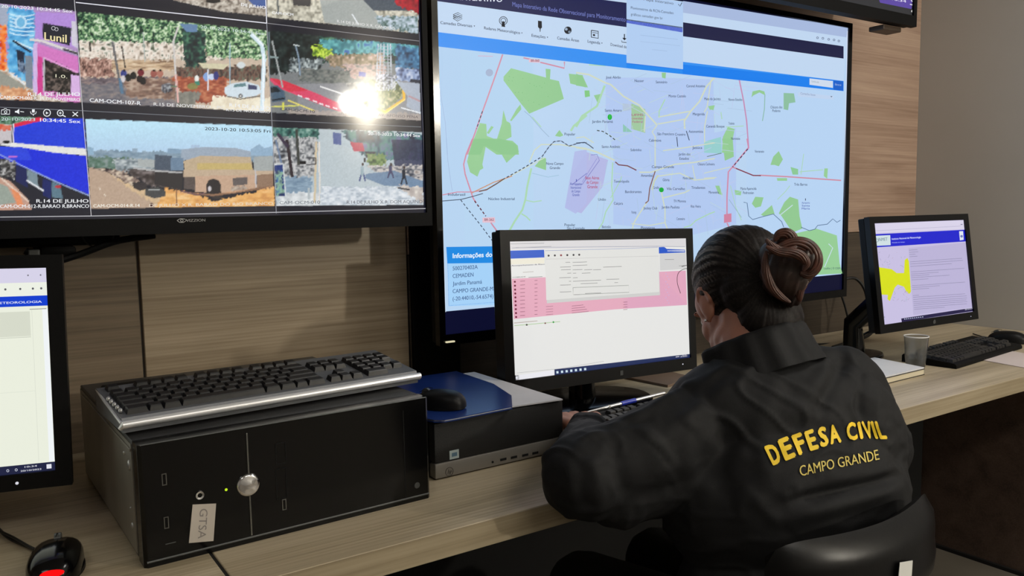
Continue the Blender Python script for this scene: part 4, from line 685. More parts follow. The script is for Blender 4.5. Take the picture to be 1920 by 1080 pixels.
S.line(Kc((462, 358), (775, 345), (778, 384), (464, 398), (462, 358)), .7, (120, 126, 120)).text('Acompanhamento de Risco', Kc((116, 238), (303, 229))[0], Kc((116, 238), (303, 229))[1], 2.4, (70, 60, 80), .02).text('COBRADE', Kc((122, 303), (196, 300))[0], Kc((122, 303), (196, 299))[1], 1.8, (90, 90, 90), .02).line(Kc((212, 300), (290, 296)), .9, (130, 130, 130)).line(Kc((180, 272), (240, 268)), .8, (170, 160, 150))
for i, x in enumerate((325, 360, 395, 430, 465, 497)): S.disc(*Kc((x, 178-i*1.0))[0], 2.0, (60, 56, 60) if i != 2 else (140, 50, 60), 8)
S.line(Kc((130, 557), (262, 545)), .8, (150, 120, 100)).line(Kc((132, 572), (390, 549)), .9, (150, 196, 120)).disc(*Kc((202, 567))[0], 1.8, (60, 20, 50), 8).disc(*Kc((306, 558))[0], 1.6, (120, 30, 60), 8).disc(*Kc((352, 552))[0], 1.8, (20, 150, 60), 8)
S.line(Kc((110, 112), (300, 108)), .7, (130, 130, 136)).line(Kc((120, 135), (340, 126)), .7, (140, 140, 150)).line(Kc((978, 200), (1030, 199)), .7, g_).line(Kc((1058, 236), (1095, 234)), .7, g_)
for i in range(7): S.poly(Kc((368+i*26, 828-i*3), (380+i*26, 827-i*3), (381+i*26, 840-i*3), (369+i*26, 841-i*3)), (206, 226, 236))
S.poly(Kc((140, 860), (150, 859), (150, 869), (140, 870)), (230, 230, 240)).text('10:34', *Kc((1076, 741), (1100, 738)), 2.6, (220, 220, 230), .02).text('20/10/2023', *Kc((1066, 750), (1104, 745)), 2.2, (214, 214, 226), .02).line(Kc((1040, 748), (1060, 745)), 1.6, (200, 200, 214))
for k in range(12): S.disc(*Kc((985+(k % 3)*8, 280+k*15))[0], 1.0, (200, 180, 220), 6)
S.build('screen', M['scr_mon'], mc)
led(FC, 0.447, -0.012, mc, (226, 226, 236))
pb = FC @ Vector((0.268, -0.0053, -0.013)); MB().box(pb-Vector((0.004, 0.0004, 0.005)), pb+Vector((0.004, 0.0006, 0.005)), 0.0002).build('badge', M['greyplastic'], mc)
# right monitor
FR = frame((1.908, 1.168, 0.863), -2.0, 7.85, 0.0)
mr = monitor(FR, 0.41, 0.256, 0.020, 0.018, 0.022, 0.017, 0.055, 'black monitor on the right showing a blue header and a yellow weather map', base_r=0.078, neck_x=0.10, bez='gloss', back=0.095)
S = Scr((1.908, 1.168, 0.863), -np.array(FR.col[1][:3])); Kr = cr(1600, 390, 3.484)
S.poly([topx(FR @ Vector(p)) for p in ((0, 0, 0), (.41, 0, 0), (.41, 0, .256), (0, 0, .256))], (196, 188, 222)).up(); S.poly([(1636, 420), (1807, 413), (1823, 583.5), (1656, 609.5)], (198, 190, 224)).up()
S.poly(Kr((125, 103), (722, 80), (726, 138), (132, 165)), (216, 210, 232)).poly(Kr((132, 172), (730, 142), (738, 218), (140, 258)), (16, 24, 200)).poly(Kr((312, 722), (776, 652), (779, 674), (316, 745)), (26, 18, 66)).poly(Kr((360, 262), (735, 225), (775, 648), (392, 700)), (186, 178, 214)).up()
S.poly(Kr((138, 182), (240, 177), (243, 243), (142, 248)), (206, 222, 226)).poly(Kr((690, 152), (716, 151), (720, 208), (695, 212)), (220, 226, 240))
S.poly(Kr((150, 378), (172, 388), (250, 400), (282, 425), (330, 425), (335, 340), (352, 326), (362, 348), (376, 545), (365, 562), (345, 545), (330, 515), (290, 500), (270, 520), (238, 608), (222, 596), (225, 568), (175, 565), (165, 480)), (214, 222, 12)); S.up()
S.text('Instituto Nacional de Meteorologia', *Kr((250, 208), (440, 196)), 3.4, (220, 226, 250), .02).text('Previsão do tempo', *Kr((252, 230), (335, 225)), 2, (180, 190, 240), .01).text('INMET', *Kr((162, 217), (222, 213)), 6, (110, 136, 150), .02).ring(*Kr((152, 212))[0], 3, .8, (110, 140, 150)).disc(*Kr((706, 185))[0], 2.6, (110, 120, 190), 8)
for k in range(44):
    x, y = (150+random.random()*200, 270+random.random()*120) if k % 2 else (260+random.random()*120, 500+random.random()*110)
    S.line(Kr((x, y), (x+random.uniform(-14, 14), y+random.uniform(-14, 14))), .6, random.choice(((150, 146, 176), (176, 150, 180), (140, 170, 190))))
S.line(Kr((135, 150), (700, 118)), .6, (170, 166, 196)).line(Kr((700, 108), (712, 107)), 1.4, (110, 110, 140))
for y, w in ((276, 55), (290, 60), (304, 40), (318, 52), (352, 340), (366, 345), (382, 270), (418, 350), (432, 180), (444, 120), (456, 250), (470, 110), (508, 346), (520, 180), (532, 110), (572, 40), (584, 340), (598, 350), (612, 350), (624, 345), (636, 350), (650, 346), (662, 200)):
    x0 = 362+(y-270)*.085; S.line(Kr((x0, y), (x0+w, y-w*.07)), .75, (136, 132, 166))
for i in range(10): S.disc(*Kr((335+i*13, 726-i*1.6))[0], 1.1, (190, 200, 226), 6)
S.text('20/10/2023', *Kr((728, 668), (776, 660)), 2.6, (206, 206, 226), .02).line(Kr((192, 714), (206, 712)), .9, (120, 116, 150))
S.build('screen', M['scr_mon'], mr); led(FR, 0.39, -0.012, mr, (206, 206, 236), 0.0012)
pb = FR @ Vector((0.215, -0.0053, -0.012)); MB().ball(pb, (0.006, 0.0006, 0.006)).build('badge', M['greyplastic'], mr)
# left monitor
dpR = Vector((0.0823, 1.21, 0.837)); t_ = frame((0, 0, 0), -12, 2.5, -1.0); oL = dpR-Vector(t_.col[0][:3])*0.474
FL = frame(oL, -12, 2.5, -1.0)
ml = monitor(FL, 0.474, 0.267, 0.019, 0.019, 0.021, 0.017, 0.055, 'black monitor cropped by the left edge showing a pale web page')
S = Scr(oL, -np.array(FL.col[1][:3])); Kl = cr(0, 400, 3.377); Kl7 = cr(0, 400, 1.588)
A4 = [tuple(FL @ Vector(p)) for p in ((0, 0, 0), (0.474, 0, 0), (0.474, 0, 0.267), (0, 0, 0.267))]
def topx(p): q = np.array(p)-CP; dd = q@CF; return (960+FPX*(q@CR)/dd, 540-FPX*(q@CU)/dd)
def lp(u, v): return topx(FL @ Vector((0.474*u, 0, 0.267*v)))
def lq(u0, v0, u1, v1, c): S.poly([lp(u0, v0), lp(u1, v0), lp(u1, v1), lp(u0, v1)], c)
lq(0, 0, 1, 1, (234, 238, 222)); S.up(); lq(0, .93, 1, 1, (214, 210, 232)); lq(0, .865, 1, .93, (236, 240, 228)); lq(0, .815, 1, .865, (14, 62, 206)); lq(0, .67, .955, .79, (214, 218, 202)); lq(0, .0, 1, .042, (32, 36, 66)); lq(.985, .045, .998, .80, (240, 244, 246)); S.up()
a, b_ = lp(.70, .83), lp(.985, .83); S.text('INSTITUTO NACIONAL DE METEOROLOGIA', a, b_, 4.2, (226, 232, 246), .02)
for u in (.90, .935, .965, .985): S.disc(*lp(u, .9), 2.2, (90, 90, 96), 8)
for u in (.955, .985): S.disc(*lp(u, .965), 1.6, (110, 110, 120), 8)
for u0, v0 in ((.80, .755), (.70, .66), (.955, .80)): S.line([lp(u0, v0), lp(u0+.04, v0)], 1.2, (130, 134, 126))
S.line([lp(0, .665), lp(.955, .665)], .9, (190, 194, 180)).line([lp(.0, .40), (lp(.96, .40))], .8, (220, 226, 210)).line([lp(.96, .05), lp(.96, .8)], .8, (216, 220, 206))
for u in (.86, .885, .905): S.ring(*lp(u, .02), 2.2, 1.0, (206, 210, 224), 8)
S.text('10:34', lp(.925, .026), lp(.955, .026), 3, (214, 216, 226), .02).text('20/10/2023', lp(.915, .008), lp(.965, .008), 3, (214, 216, 226), .02); lq(.978, .01, .99, .032, (226, 228, 236))
S.build('screen', M['scr_mon'], ml); led(FL, 0.43, -0.011, ml, (230, 230, 240), 0.002)

# ------------------------------------------------------------------ computers
FT = frame((0.154, 1.023, 0.75), 1.6); FTi = FT.inverted(); wt, ht, dt = 0.391, 0.150, 0.435
tw = empty('computer_tower', FT @ Vector((wt/2, dt/2, 0)), 'black computer tower lying on its side with a round chrome power button', 'computer')
def fl(x, y): p = FTi @ Vector(hit(x, y, np.array(FT.col[3][:3]), -np.array(FT.col[1][:3]))); return p.x, p.z
M['towertop'] = plain('tower_paint', (36, 36, 37), 0.42, bump=0.06, bscale=900)
M['towerside'] = plain('tower_steel', (150, 146, 136), 0.42, metal=0.55, var=0.12, vscale=14)
mb = MB(); mb.box((0.0, 0.03, 0.003), (wt, dt, ht), 0.0015); mb.build('case', M['towertop'], tw, M=FT)
mb = MB(); mb.box((-0.0012, 0.034, 0.008), (0.0, dt-0.004, ht-0.005)); mb.box((-0.003, 0.034, ht-0.014), (0.001, dt-0.03, ht-0.010), 0.0008)
mb.build('side_panel', M['towerside'], tw, M=FT)
for y, z, r in ((0.052, 0.038, 0.004), (0.05, 0.115, 0.007), (0.075, 0.125, 0.0025), (0.055, 0.06, 0.0012)): MB().ball((-0.0015, y, z), (0.0018, r, r), sub=2).build('screw', M['silver'], tw, M=FT, smooth=60)
mb = MB(); mb.prism([(0.0, 0.004), (0.004, 0.0), (wt-0.004, 0.0), (wt, 0.004), (wt, 0.03), (0.0, 0.03)], 0.0, ht)
mb.build('front_cover', M['gloss'], tw, M=FT)
mb = MB(); mb.tube([(0.003, 0.001, ht), (wt-0.003, 0.001, ht)], 0.0011, 8); mb.tube([(0.003, 0.0005, 0.007), (wt-0.003, 0.0005, 0.007)], 0.0016, 8); mb.tube([(0.001, 0.005, 0.003), (0.001, 0.005, ht)], 0.0013, 8)
mb.build('edge_trim', M['greyplastic'], tw, M=FT, smooth=60)
a = fl(462, 812); b = fl(470, 1004); mb = MB(); mb.box((a[0]-0.001, -0.0012, b[1]), (a[0]+0.0012, 0.001, a[1]), 0.0004); mb.build('trim_line', M['greymetal'], tw, M=FT)
a = fl(465, 909); MB().lathe([(0.0, 0.0060), (0.006, 0.0058), (0.0105, 0.0040), (0.0125, 0.0042), (0.0145, 0.0022), (0.015, 0)], 40, M=Matrix.Translation((a[0], 0, a[1])) @ Matrix.Rotation(math.pi/2, 4, 'X')).build('power_button', M['chrome'], tw, M=FT, smooth=60)
a = fl(424, 918); MB().ball((a[0], -0.0003, a[1]), (0.0018, 0.001, 0.0018), sub=2).build('status_light', emis('led_green', (200, 235, 40), 1.0), tw, M=FT)
a = fl(374, 928); MB().lathe([(0.0028, 0.0005), (0.0028, 0.002), (0.005, 0.0025), (0.0055, 0)], 20, M=Matrix.Translation((a[0], 0, a[1])) @ Matrix.Rotation(math.pi/2, 4, 'X')).build('audio_jack', M['chrome'], tw, M=FT, smooth=40)
for px, py in ((308, 899), (312, 980), (533, 946)):
    a = fl(px, py); ring_frame(MB(), 0.0035, 0.0125, 0.001, 0.001, 0.001, 0.001, -0.0006, 0.0006).build('port', M['greymetal'], tw, M=FT @ Matrix.Translation((a[0]-0.0018, 0, a[1]-0.0062)))
for (x0, y0), (x1, y1) in (((519, 830), (534, 870)), ((520, 878), (535, 935))):
    a = fl(x0, y1); b = fl(x1, y0); ring_frame(MB(), b[0]-a[0], b[1]-a[1], 0.0012, 0.0012, 0.0012, 0.0012, -0.0006, 0.0006).build('card_slot', M['black'], tw, M=FT @ Matrix.Translation((a[0], 0, a[1])))
a = fl(782, 910); MB().lathe([(0, 0.0008), (0.0042, 0.0008), (0.0045, 0)], 20, M=Matrix.Translation((a[0], 0, a[1])) @ Matrix.Rotation(math.pi/2, 4, 'X')).build('maker_badge', M['greyplastic'], tw, M=FT, smooth=40)
mb = MB(); a = fl(755, 770); b = fl(797, 940); mb.box((a[0], -0.0004, b[1]+0.01), (a[0]+0.0012, 0.0002, a[1])); mb.build('drive_cover_joint', M['black'], tw, M=FT); mb = MB(); a = fl(320, 1019); mb.box((a[0]-0.006, -0.0006, a[1]), (a[0]+0.006, 0.0002, a[1]+0.001)); mb.build('foot_clip', M['greyplastic'], tw, M=FT)
lab_ = [fl(*p) for p in ((361, 946), (405, 944), (400, 1014), (354, 1018))]
mb = MB(); mb.prism([(x, z) for x, z in lab_], 0.0, 0.0006, M=Matrix.Rotation(math.pi/2, 4, 'X')); so = mb.build('sticker', M['label'], tw, M=FT); tag(so, 'white sticker with faded writing')
S = Scr(np.array(FT.col[3][:3])+(-np.array(FT.col[1][:3]))*0.0008, -np.array(FT.col[1][:3])); 
def vtext(S, txt, p0, p1, w, col):
    v, f = font_tris(txt, 0.0); x0, x1 = v[:, 0].min(), v[:, 0].max(); p0 = np.array(p0, float); p1 = np.array(p1, float); b = len(S.v)
    for x, y in v: q = p0+(p1-p0)*(x-x0)/(x1-x0)+np.array([w*y/0.7, 0]); S.v.append(S.at(*q))
    for t in f: S.f.append(tuple(i+b for i in t)); S.c.append(tuple(s2l(col)))
vtext(S, 'GTSA', (375, 954), (371, 1010), 15, (120, 114, 110))
o = S.build('sticker_writing', plain('faded_ink', (128, 122, 118), 0.7, var=.02), so)
# small form factor computer beside it
FH = frame((0.586, 1.095, 0.75), 0.6); FHi = FH.inverted(); wh, hh, dh = 0.254, 0.092, 0.31
hp = empty('small_computer', FH @ Vector((wh/2, dh/2, 0)), 'low black desktop computer with a silver strip, under the blue folder', 'computer')
def fh(x, y): p = FHi @ Vector(hit(x, y, np.array(FH.col[3][:3]), -np.array(FH.col[1][:3]))); return p.x, p.z
MB().box((0, 0.012, 0.002), (wh, dh, hh), 0.003).build('case', M['matte'], hp, M=FH)
MB().box((0, 0, 0.026), (wh, 0.02, hh-0.001), 0.004).build('front_cover', plain('fine_mesh_black', (18, 18, 19), 0.55, bump=0.5, bscale=1500), hp, M=FH, smooth=40)
st_ = MB().box((0, -0.001, 0.002), (wh, 0.02, 0.026), 0.002).build('silver_strip', M['greyplastic'], hp, M=FH, smooth=40); st_.data.materials[0] = plain('strip_silver', (136, 132, 126), 0.4, metal=0.35, bump=0.04)
for px, py in ((943, 861), (963, 857), (984, 853), (1003, 849)):
    a = fh(px, py); MB().box((a[0]-0.0062, -0.0016, a[1]-0.002), (a[0]+0.0062, -0.0004, a[1]+0.002), 0.0003).build('usb_port', M['dark'], st_, M=FH)
a = fh(923, 866); MB().lathe([(0, 0.001), (0.0018, 0.001), (0.002, 0)], 12, M=Matrix.Translation((a[0], -0.001, a[1])) @ Matrix.Rotation(math.pi/2, 4, 'X')).build('audio_jack', M['dark'], st_, M=FH)
a = fh(842, 884); mb = MB(); mb.tube([(a[0]+0.0068*math.cos(t/16*math.pi), -0.0012, a[1]+0.0068*math.sin(t/16*math.pi)) for t in range(33)], 0.0006, 6)
mb.tube([(a[0]-0.003, -0.0012, a[1]-0.003), (a[0]-0.001, -0.0012, a[1]+0.004)], 0.0006, 6); mb.tube([(a[0]-0.0018, -0.0012, a[1]+0.001), (a[0]+0.0002, -0.0012, a[1]+0.0012), (a[0]-0.0002, -0.0012, a[1]-0.003)], 0.0006, 6); mb.tube([(a[0]+0.001, -0.0012, a[1]-0.0045), (a[0]+0.003, -0.0012, a[1]+0.002), (a[0]+0.0042, -0.0012, a[1]-0.0005), (a[0]+0.002, -0.0012, a[1]-0.002)], 0.0006, 6)
mb.build('maker_badge', plain('badge_dark', (92, 88, 84), 0.4, metal=.4, var=.02), st_, M=FH, smooth=60)
a = fh(843, 862); b = fh(860, 842); MB().box((a[0], -0.0005, a[1]), (b[0], 0.0005, b[1])).build('sticker', plain('sticker_pale', (176, 190, 190), 0.4, var=.05), hp, M=FH)
MB().box((a[0]+0.004, -0.0007, a[1]+0.004), (b[0]-0.0035, 0.0, b[1]-0.004)).build('sticker_mark', plain('sticker_blue', (90, 120, 140), 0.4, var=.05), hp, M=FH)
# papers and folder on it
def sheet(name, pts, z0, z1, mat, label, cat, **k):
    cx = sum(p[0] for p in pts)/len(pts); cy = sum(p[1] for p in pts)/len(pts)
    return tag(MB().prism([(p[0], p[1]) for p in pts], z0, z1).build(name, mat, loc=(cx, cy, z0)), label, cat, **k)
zt = 0.8425
sheet('paper_stack', [(0.64, 1.11), (0.833, 1.090), (0.836, 1.385), (0.645, 1.39)], zt, zt+0.0022, M['paper'], 'white loose papers sticking out from under the blue folder', 'paper')
fd = [(0.583, 1.130), (0.577, 1.105), (0.582, 1.088), (0.596, 1.078), (0.62, 1.078), (0.725, 1.084), (0.768, 1.15), (0.795, 1.25), (0.80, 1.395), (0.59, 1.395)]
fo = empty('folder', (0.69, 1.23, zt+0.0022), 'blue plastic folder lying on the low black computer', 'folder')
M['blue'] = plain('blue_plastic', (24, 48, 112), 0.28, var=0.1, vscale=12, bump=0.03, bscale=60)
MB().prism(fd, zt+0.0023, zt+0.0036).build('back_cover', M['blue'], fo); MB().prism([(x*0.985+0.0105, y*0.985+0.0185) for x, y in fd], zt+0.0038, zt+0.0056).build('papers_inside', M['paper'], fo)
MB().prism(fd, zt+0.0058, zt+0.0068).build('front_cover', M['blue'], fo)
FOZ = zt+0.0069

# ------------------------------------------------------------------ keyboards
KROWS = []
u = 0.0180
def layout():
    K = []; r = 5
    K.append((0, 5, 1)); K += [(2+i+(0.5 if i > 3 else 0)+(0.5 if i > 7 else 0), 5, 1) for i in range(12)]
    K += [(i, 4, 1) for i in range(13)]+[(13, 4, 2)]
    K += [(0, 3, 1.5)]+[(1.5+i, 3, 1) for i in range(12)]+[(13.5, 3, 1.5)]
    K += [(0, 2, 1.75)]+[(1.75+i, 2, 1) for i in range(11)]+[(12.75, 2, 2.25)]
    K += [(0, 1, 2.25)]+[(2.25+i, 1, 1) for i in range(10)]+[(12.25, 1, 2.75)]
    K += [(0, 0, 1.5), (1.5, 0, 1), (2.5, 0, 1.25), (3.75, 0, 6.25), (10, 0, 1.25), (11.25, 0, 1.25), (12.5, 0, 1), (13.5, 0, 1.5)]
    K += [(15.4+i, j, 1) for j in (4, 3) for i in range(3)]+[(16.4, 1, 1)]+[(15.4+i, 0, 1) for i in range(3)]
    K += [(18.8+i, 4, 1) for i in range(4)]+[(18.8+i, j, 1) for j in (3, 2, 1) for i in range(3)]+[(21.8, 3, 1), (21.8, 1, 1), (18.8, 0, 2), (20.8, 0, 1)]
    return K[:100]
def key_mesh(w, mat, h=0.0075):
    mb = MB(); a = u*w-0.0014; b = u-0.0014
    v0 = [(-a/2, -b/2), (a/2, -b/2), (a/2, b/2), (-a/2, b/2)]; t = 0.0022
    lo = [mb.bm.verts.new((x, y, 0)) for x, y in v0]; mi = [mb.bm.verts.new((x*(1-2*t*.7/a), y*(1-2*t*.7/b), h*.8)) for x, y in v0]; hi = [mb.bm.verts.new((x*(1-2*t/a), y*(1-2*t/b)+0.0006, h)) for x, y in v0]
    for A, B in ((lo, mi), (mi, hi)):
        for k in range(4): mb.bm.faces.new((A[k], A[(k+1) % 4], B[(k+1) % 4], B[k]))
    mb.bm.faces.new(hi); me = mb.mesh('key'); me.materials.append(mat); return me
def keyboard(F, label, deckmat, keymat, trimmat=None, margin=(0.008, 0.012, 0.008, 0.010), hf=0.012, hb=0.022, group=None, media=False):
    """F: front left bottom corner, X along, Y back, Z up"""
    l, f_, r_, b_ = margin; w = l+22.8*u+r_; d = f_+6.4*u+b_
    root = empty('keyboard', F @ Vector((w/2, d/2, 0)), label, 'keyboard', group)
    mb = MB(); P = [(0, 0), (0, hf*0.6), (0.004, hf), (d-0.004, hb), (d, hb-0.004), (d, 0)]
    mb.prism(P, 0, w, M=Matrix(((0, 0, 1, 0), (1, 0, 0, 0), (0, 1, 0, 0), (0, 0, 0, 1)))); mb.build('case', deckmat, root, M=F)
    if trimmat:
        mb = MB(); mb.tube([(-0.002, 0.001, hf*.35), (-0.001, -0.004, hf*.62), (w*.25, -0.006, hf*.66), (w*.5, -0.006, hf*.66), (w*.75, -0.006, hf*.66), (w+.001, -0.004, hf*.62), (w+0.002, 0.001, hf*.35)], [0.003, .005, .0052, .0052, .0052, .005, .003], 12); mb.build('front_trim', trimmat, root, M=F, smooth=60)
        mb = MB(); mb.tube([(-0.001, 0.0, hf*.7), (-0.001, d*0.6, hf*.9+(hb-hf)*.6), (0.002, d, hb*.9)], 0.0022, 8); mb.build('side_trim', trimmat, root, M=F, smooth=60)
    sl = math.atan2(hb-hf, d); T0 = F @ Matrix.Translation((l, f_, hf*0.96+f_*(hb-hf)/d)) @ Matrix.Rotation(sl, 4, 'X')
    cache = {}
    for kx, ky, kw in layout():
        if kw not in cache: cache[kw] = key_mesh(kw, keymat)
        o = bpy.data.objects.new('key', cache[kw]); COL.objects.link(o); o.parent = root
        y = ky*u+(0.4*u if ky == 5 else 0)
        o.matrix_local = Matrix.Translation(-WL[root]) @ T0 @ Matrix.Translation((kx*u+kw*u/2, y+u/2, 0.0))
    if media:
        for i in range(5):
            p = T0 @ Vector((-0.004-0.0005*i, 0.012+i*0.013, 0.0035)); tag(MB().ball(p, (0.0026, 0.0045, 0.0035), sub=2).build('media_key', M['silver'], root, smooth=60), 'small silver media key')
        mb = MB(); mb.box((0.01, d-0.002, hb-0.012), (w*.25, d+0.018, hb-0.001), 0.003); mb.build('cable_housing', M['black'], root, M=F)
    return root, w, d
M['key'] = plain('key_black', (26, 26, 28), 0.35, bump=0.05, bscale=800)
M['deck'] = plain('keyboard_grey', (104, 106, 110), 0.38, metal=0.3, var=0.02); M['trim'] = plain('bright_trim', (226, 226, 228), 0.3, metal=0.45, var=0.02)
FK = frame((0.148, 1.082, 0.9035), 5.0, 0.0) ; FK = FK @ Matrix.Rotation(math.radians(2.0), 4, 'X')
kb1, _, _ = keyboard(FK, 'black and silver keyboard lying on top of the large black computer', M['deck'], M['key'], M['trim'], hf=0.018, hb=0.030, media=True)
FK2 = frame((2.045, 1.052, DZ+0.0005), 5.0)
kb2, _, _ = keyboard(FK2, 'plain black keyboard in front of the right monitor', M['matte'], M['key'], group='plain black keyboards')
FK3 = frame((0.968, 1.062, DZ+0.0005), 1.0)
kb3, _, _ = keyboard(FK3, 'plain black keyboard half hidden under the seated person\'s arms', M['matte'], M['key'], group='plain black keyboards')

# ------------------------------------------------------------------ mice
def mouse(loc, rz, label, red=False, sc=1.0, group='computer mice'):
    root = empty('computer_mouse', loc, label, 'mouse', group)
    T = Matrix.Translation(loc) @ Matrix.Rotation(math.radians(rz), 4, 'Z') @ Matrix.Diagonal((sc, sc, sc, 1))
    def shell(a, b, c, y0, x0, x1, name, mat, off=0.0):
        mb = MB(); n, m = 24, 12; V = {}
        for i in range(n+1):
            for j in range(m+1):
                th = math.pi*i/n; t = j/m; y = b*math.cos(th); s_ = max(1-(abs(y)/b)**2.6, 0)**(1/2.6)
                an = math.pi*t; cx_ = math.cos(an); sx_ = math.sin(an); x = a*s_*math.copysign(abs(cx_)**0.75, cx_)*(1-0.10*math.cos(th*1.0)**2+0.06*math.cos(2*th)); z = c*s_**0.9*abs(sx_)**0.62*(0.86+0.14*math.cos(th-2.1))
                V[i, j] = mb.bm.verts.new((x*(1+off), y*(1+off), z*(1+off)+0.004))
        for i in range(n):
            for j in range(m):
                try: mb.bm.faces.new((V[i, j], V[i+1, j], V[i+1, j+1], V[i, j+1]))
                except ValueError: pass
        bmesh.ops.remove_doubles(mb.bm, verts=mb.bm.verts[:], dist=1e-5)
        return mb.build(name, mat, root, smooth=60, M=T)
    shell(0.031, 0.054, 0.033, 0, 0, 0, 'body', M['gloss'] if red else M['black'])
    mb = MB(); mb.lathe([(0, 0), (0.029, 0), (0.031, 0.002), (0.0305, 0.006), (0.0, 0.006)], 40, M=Matrix.Diagonal((1.0, 1.72, 1, 1))); mb.build('base', M['black'], root, smooth=40, M=T)
    MB().cyl((-0.0035, 0.030, 0.029), (0.0035, 0.030, 0.029), 0.0085, n=20).build('scroll_wheel', M['greyplastic'], root, smooth=40, M=T)
    mb = MB(); mb.tube(spline([(0, 0.015, 0.0385), (0, 0.028, 0.0382), (0, 0.045, 0.028)]), 0.0006, 6); mb.build('button_gap', M['dark'], root, M=T)
    if red:
        tag(MB().ball((0.002, -0.0465, 0.0185), (0.0135, 0.0075, 0.0050), sub=3).build('glow_window', emis('led_red', (240, 14, 16), 1.3), root, smooth=60, M=T), 'glowing red window')
    return root
mouse((0.066, 1.076, DZ), -12, 'glossy black mouse with a red glow, in the lower left corner', red=True, sc=1.0)
mouse((0.628, 1.150, FOZ), 35, 'black mouse resting on the blue folder', sc=0.82)
mouse((2.548, 1.165, DZ), 15, 'black mouse at the right edge beside the plain keyboard', sc=0.95)
def cable(label, pts, r, n=10, name='cable', cat='cable', mat='cable', group=None):
    P = spline(pts, n); return tag(MB().tube(P, r, 8).build(name, M[mat], smooth=60, loc=tuple(P[0])), label, cat, group)
cable('black mouse cable running off to the left of the desk', [(0.055, 1.133, DZ+0.008), (0.045, 1.17, DZ+0.004), (0.02, 1.24, DZ+0.004), (0.01, 1.34, DZ+0.004), (0.02, 1.58, DZ+0.004)], 0.0022)
cable('second black cable beside the mouse cable at the left', [(0.048, 1.137, DZ+0.012), (0.03, 1.20, DZ+0.010), (0.012, 1.26, DZ+0.008), (-0.002, 1.36, DZ+0.005), (0.005, 1.58, DZ+0.005)], 0.0016)
def wy(x, y, Y): return tuple(hit(x, y, np.array((0, Y, 0)), np.array((0, 1.0, 0))))
cable('thick black cable arching down from the large television beside the right monitor', [wy(1575, 530, 1.55), wy(1590, 522, 1.54), wy(1607, 524, 1.53), wy(1622, 545, 1.51), wy(1629, 585, 1.48), wy(1633, 625, 1.45), (2.07, 1.42, DZ+0.004)], 0.0050)
cable('thin black cable hanging straight down under the large television', [wy(1576, 548, 1.56), wy(1586, 580, 1.55), wy(1592, 612, 1.54), wy(1588, 640, 1.50), (1.95, 1.47, DZ+0.016)], 0.0034)
cable('black cable curving up from the desk to the right monitor', [wy(1597, 645, 1.36), wy(1612, 632, 1.34), wy(1630, 622, 1.32), wy(1646, 620, 1.27)], 0.0032)
cable('black keyboard cable lying on the desk at the right edge', [(2.40, 1.225, DZ+0.006), (2.46, 1.26, DZ+0.004), (2.55, 1.23, DZ+0.003), (2.62, 1.3, DZ+0.003)], 0.002)

# ------------------------------------------------------------------ small things on the desk
M['cup'] = plain('clear_plastic', (225, 228, 230), 0.12, trans=0.97, spec=0.5, var=0.0)
cu = empty('plastic_cup', (1.992, 1.128, DZ), 'empty translucent disposable cup in front of the right monitor', 'cup')
T = Matrix.Translation((1.992, 1.128, DZ))
MB().lathe([(0, 0.001), (0.021, 0.001), (0.0225, 0.003), (0.0242, 0.02), (0.0247, 0.021), (0.0265, 0.05), (0.0285, 0.079), (0.0279, 0.079), (0.0258, 0.05), (0.0238, 0.021), (0.0218, 0.004), (0, 0.003)], 40, M=T).build('body', M['cup'], cu, smooth=50)
mb = MB(); mb.tube([(1.992+0.0288*math.cos(t/20*math.pi), 1.128+0.0288*math.sin(t/20*math.pi), DZ+0.0802) for t in range(41)], 0.0014, 8); mb.build('rim', plain('cup_rim', (226, 226, 226), 0.3, var=.02), cu, smooth=60)
A_, B_, C2 = at_z(1640, 670, .768), at_z(1734, 689, .768), at_z(1662, 706, .768); D_ = A_+(C2-B_)*1.0+(C2-B_)*0.3; C3 = C2+(C2-B_)*0.3
nb = empty('notebook', tuple(np.append(((A_+C3)/2)[:2], DZ)), 'closed notebook with white pages beside the plastic cup', 'notebook')
q = [(p[0], p[1]) for p in (A_, B_, C3, D_)]; cxy = ((q[0][0]+q[2][0])/2, (q[0][1]+q[2][1])/2); ins = [(cxy[0]+(x-cxy[0])*.985, cxy[1]+(y-cxy[1])*.985) for x, y in q]
MB().prism(q, DZ, DZ+0.0014).build('back_cover', M['black'], nb); MB().prism(ins, DZ+0.0015, DZ+0.0135).build('pages', plain('page_edges', (206, 196, 170), 0.8, var=.05), nb)
MB().prism(q, DZ+0.0137, DZ+0.0152).build('front_cover', M['black'], nb); MB().prism(ins, DZ+0.0153, DZ+0.0185).build('loose_sheets', M['paper'], nb)
P_ = [at_z(1832, 673, .7515), at_z(1925, 690, .7515)]; dx = np.array((0.20, 0.03, 0)); 
sheet('paper_sheet', [(P_[0][0], P_[0][1]), (P_[1][0], P_[1][1]), (P_[1][0]+0.19, P_[1][1]+0.04), (P_[0][0]+0.20, P_[0][1]+0.035)], DZ+0.0003, DZ+0.0016, plain('paper_pinkish', (206, 194, 190), 0.7, var=.03), 'single white sheet at the right edge of the desk', 'paper')
q = [at_z(x, y, DZ+.006) for x, y in ((1172, 706), (1244, 693), (1300, 707), (1252, 722))]
sheet('paper_pad', [(p[0], p[1]) for p in q], DZ+0.0003, DZ+0.006, plain('kraft_paper', (120, 100, 84), 0.7, var=.05), 'brownish pad of paper behind the centre keyboard', 'paper')
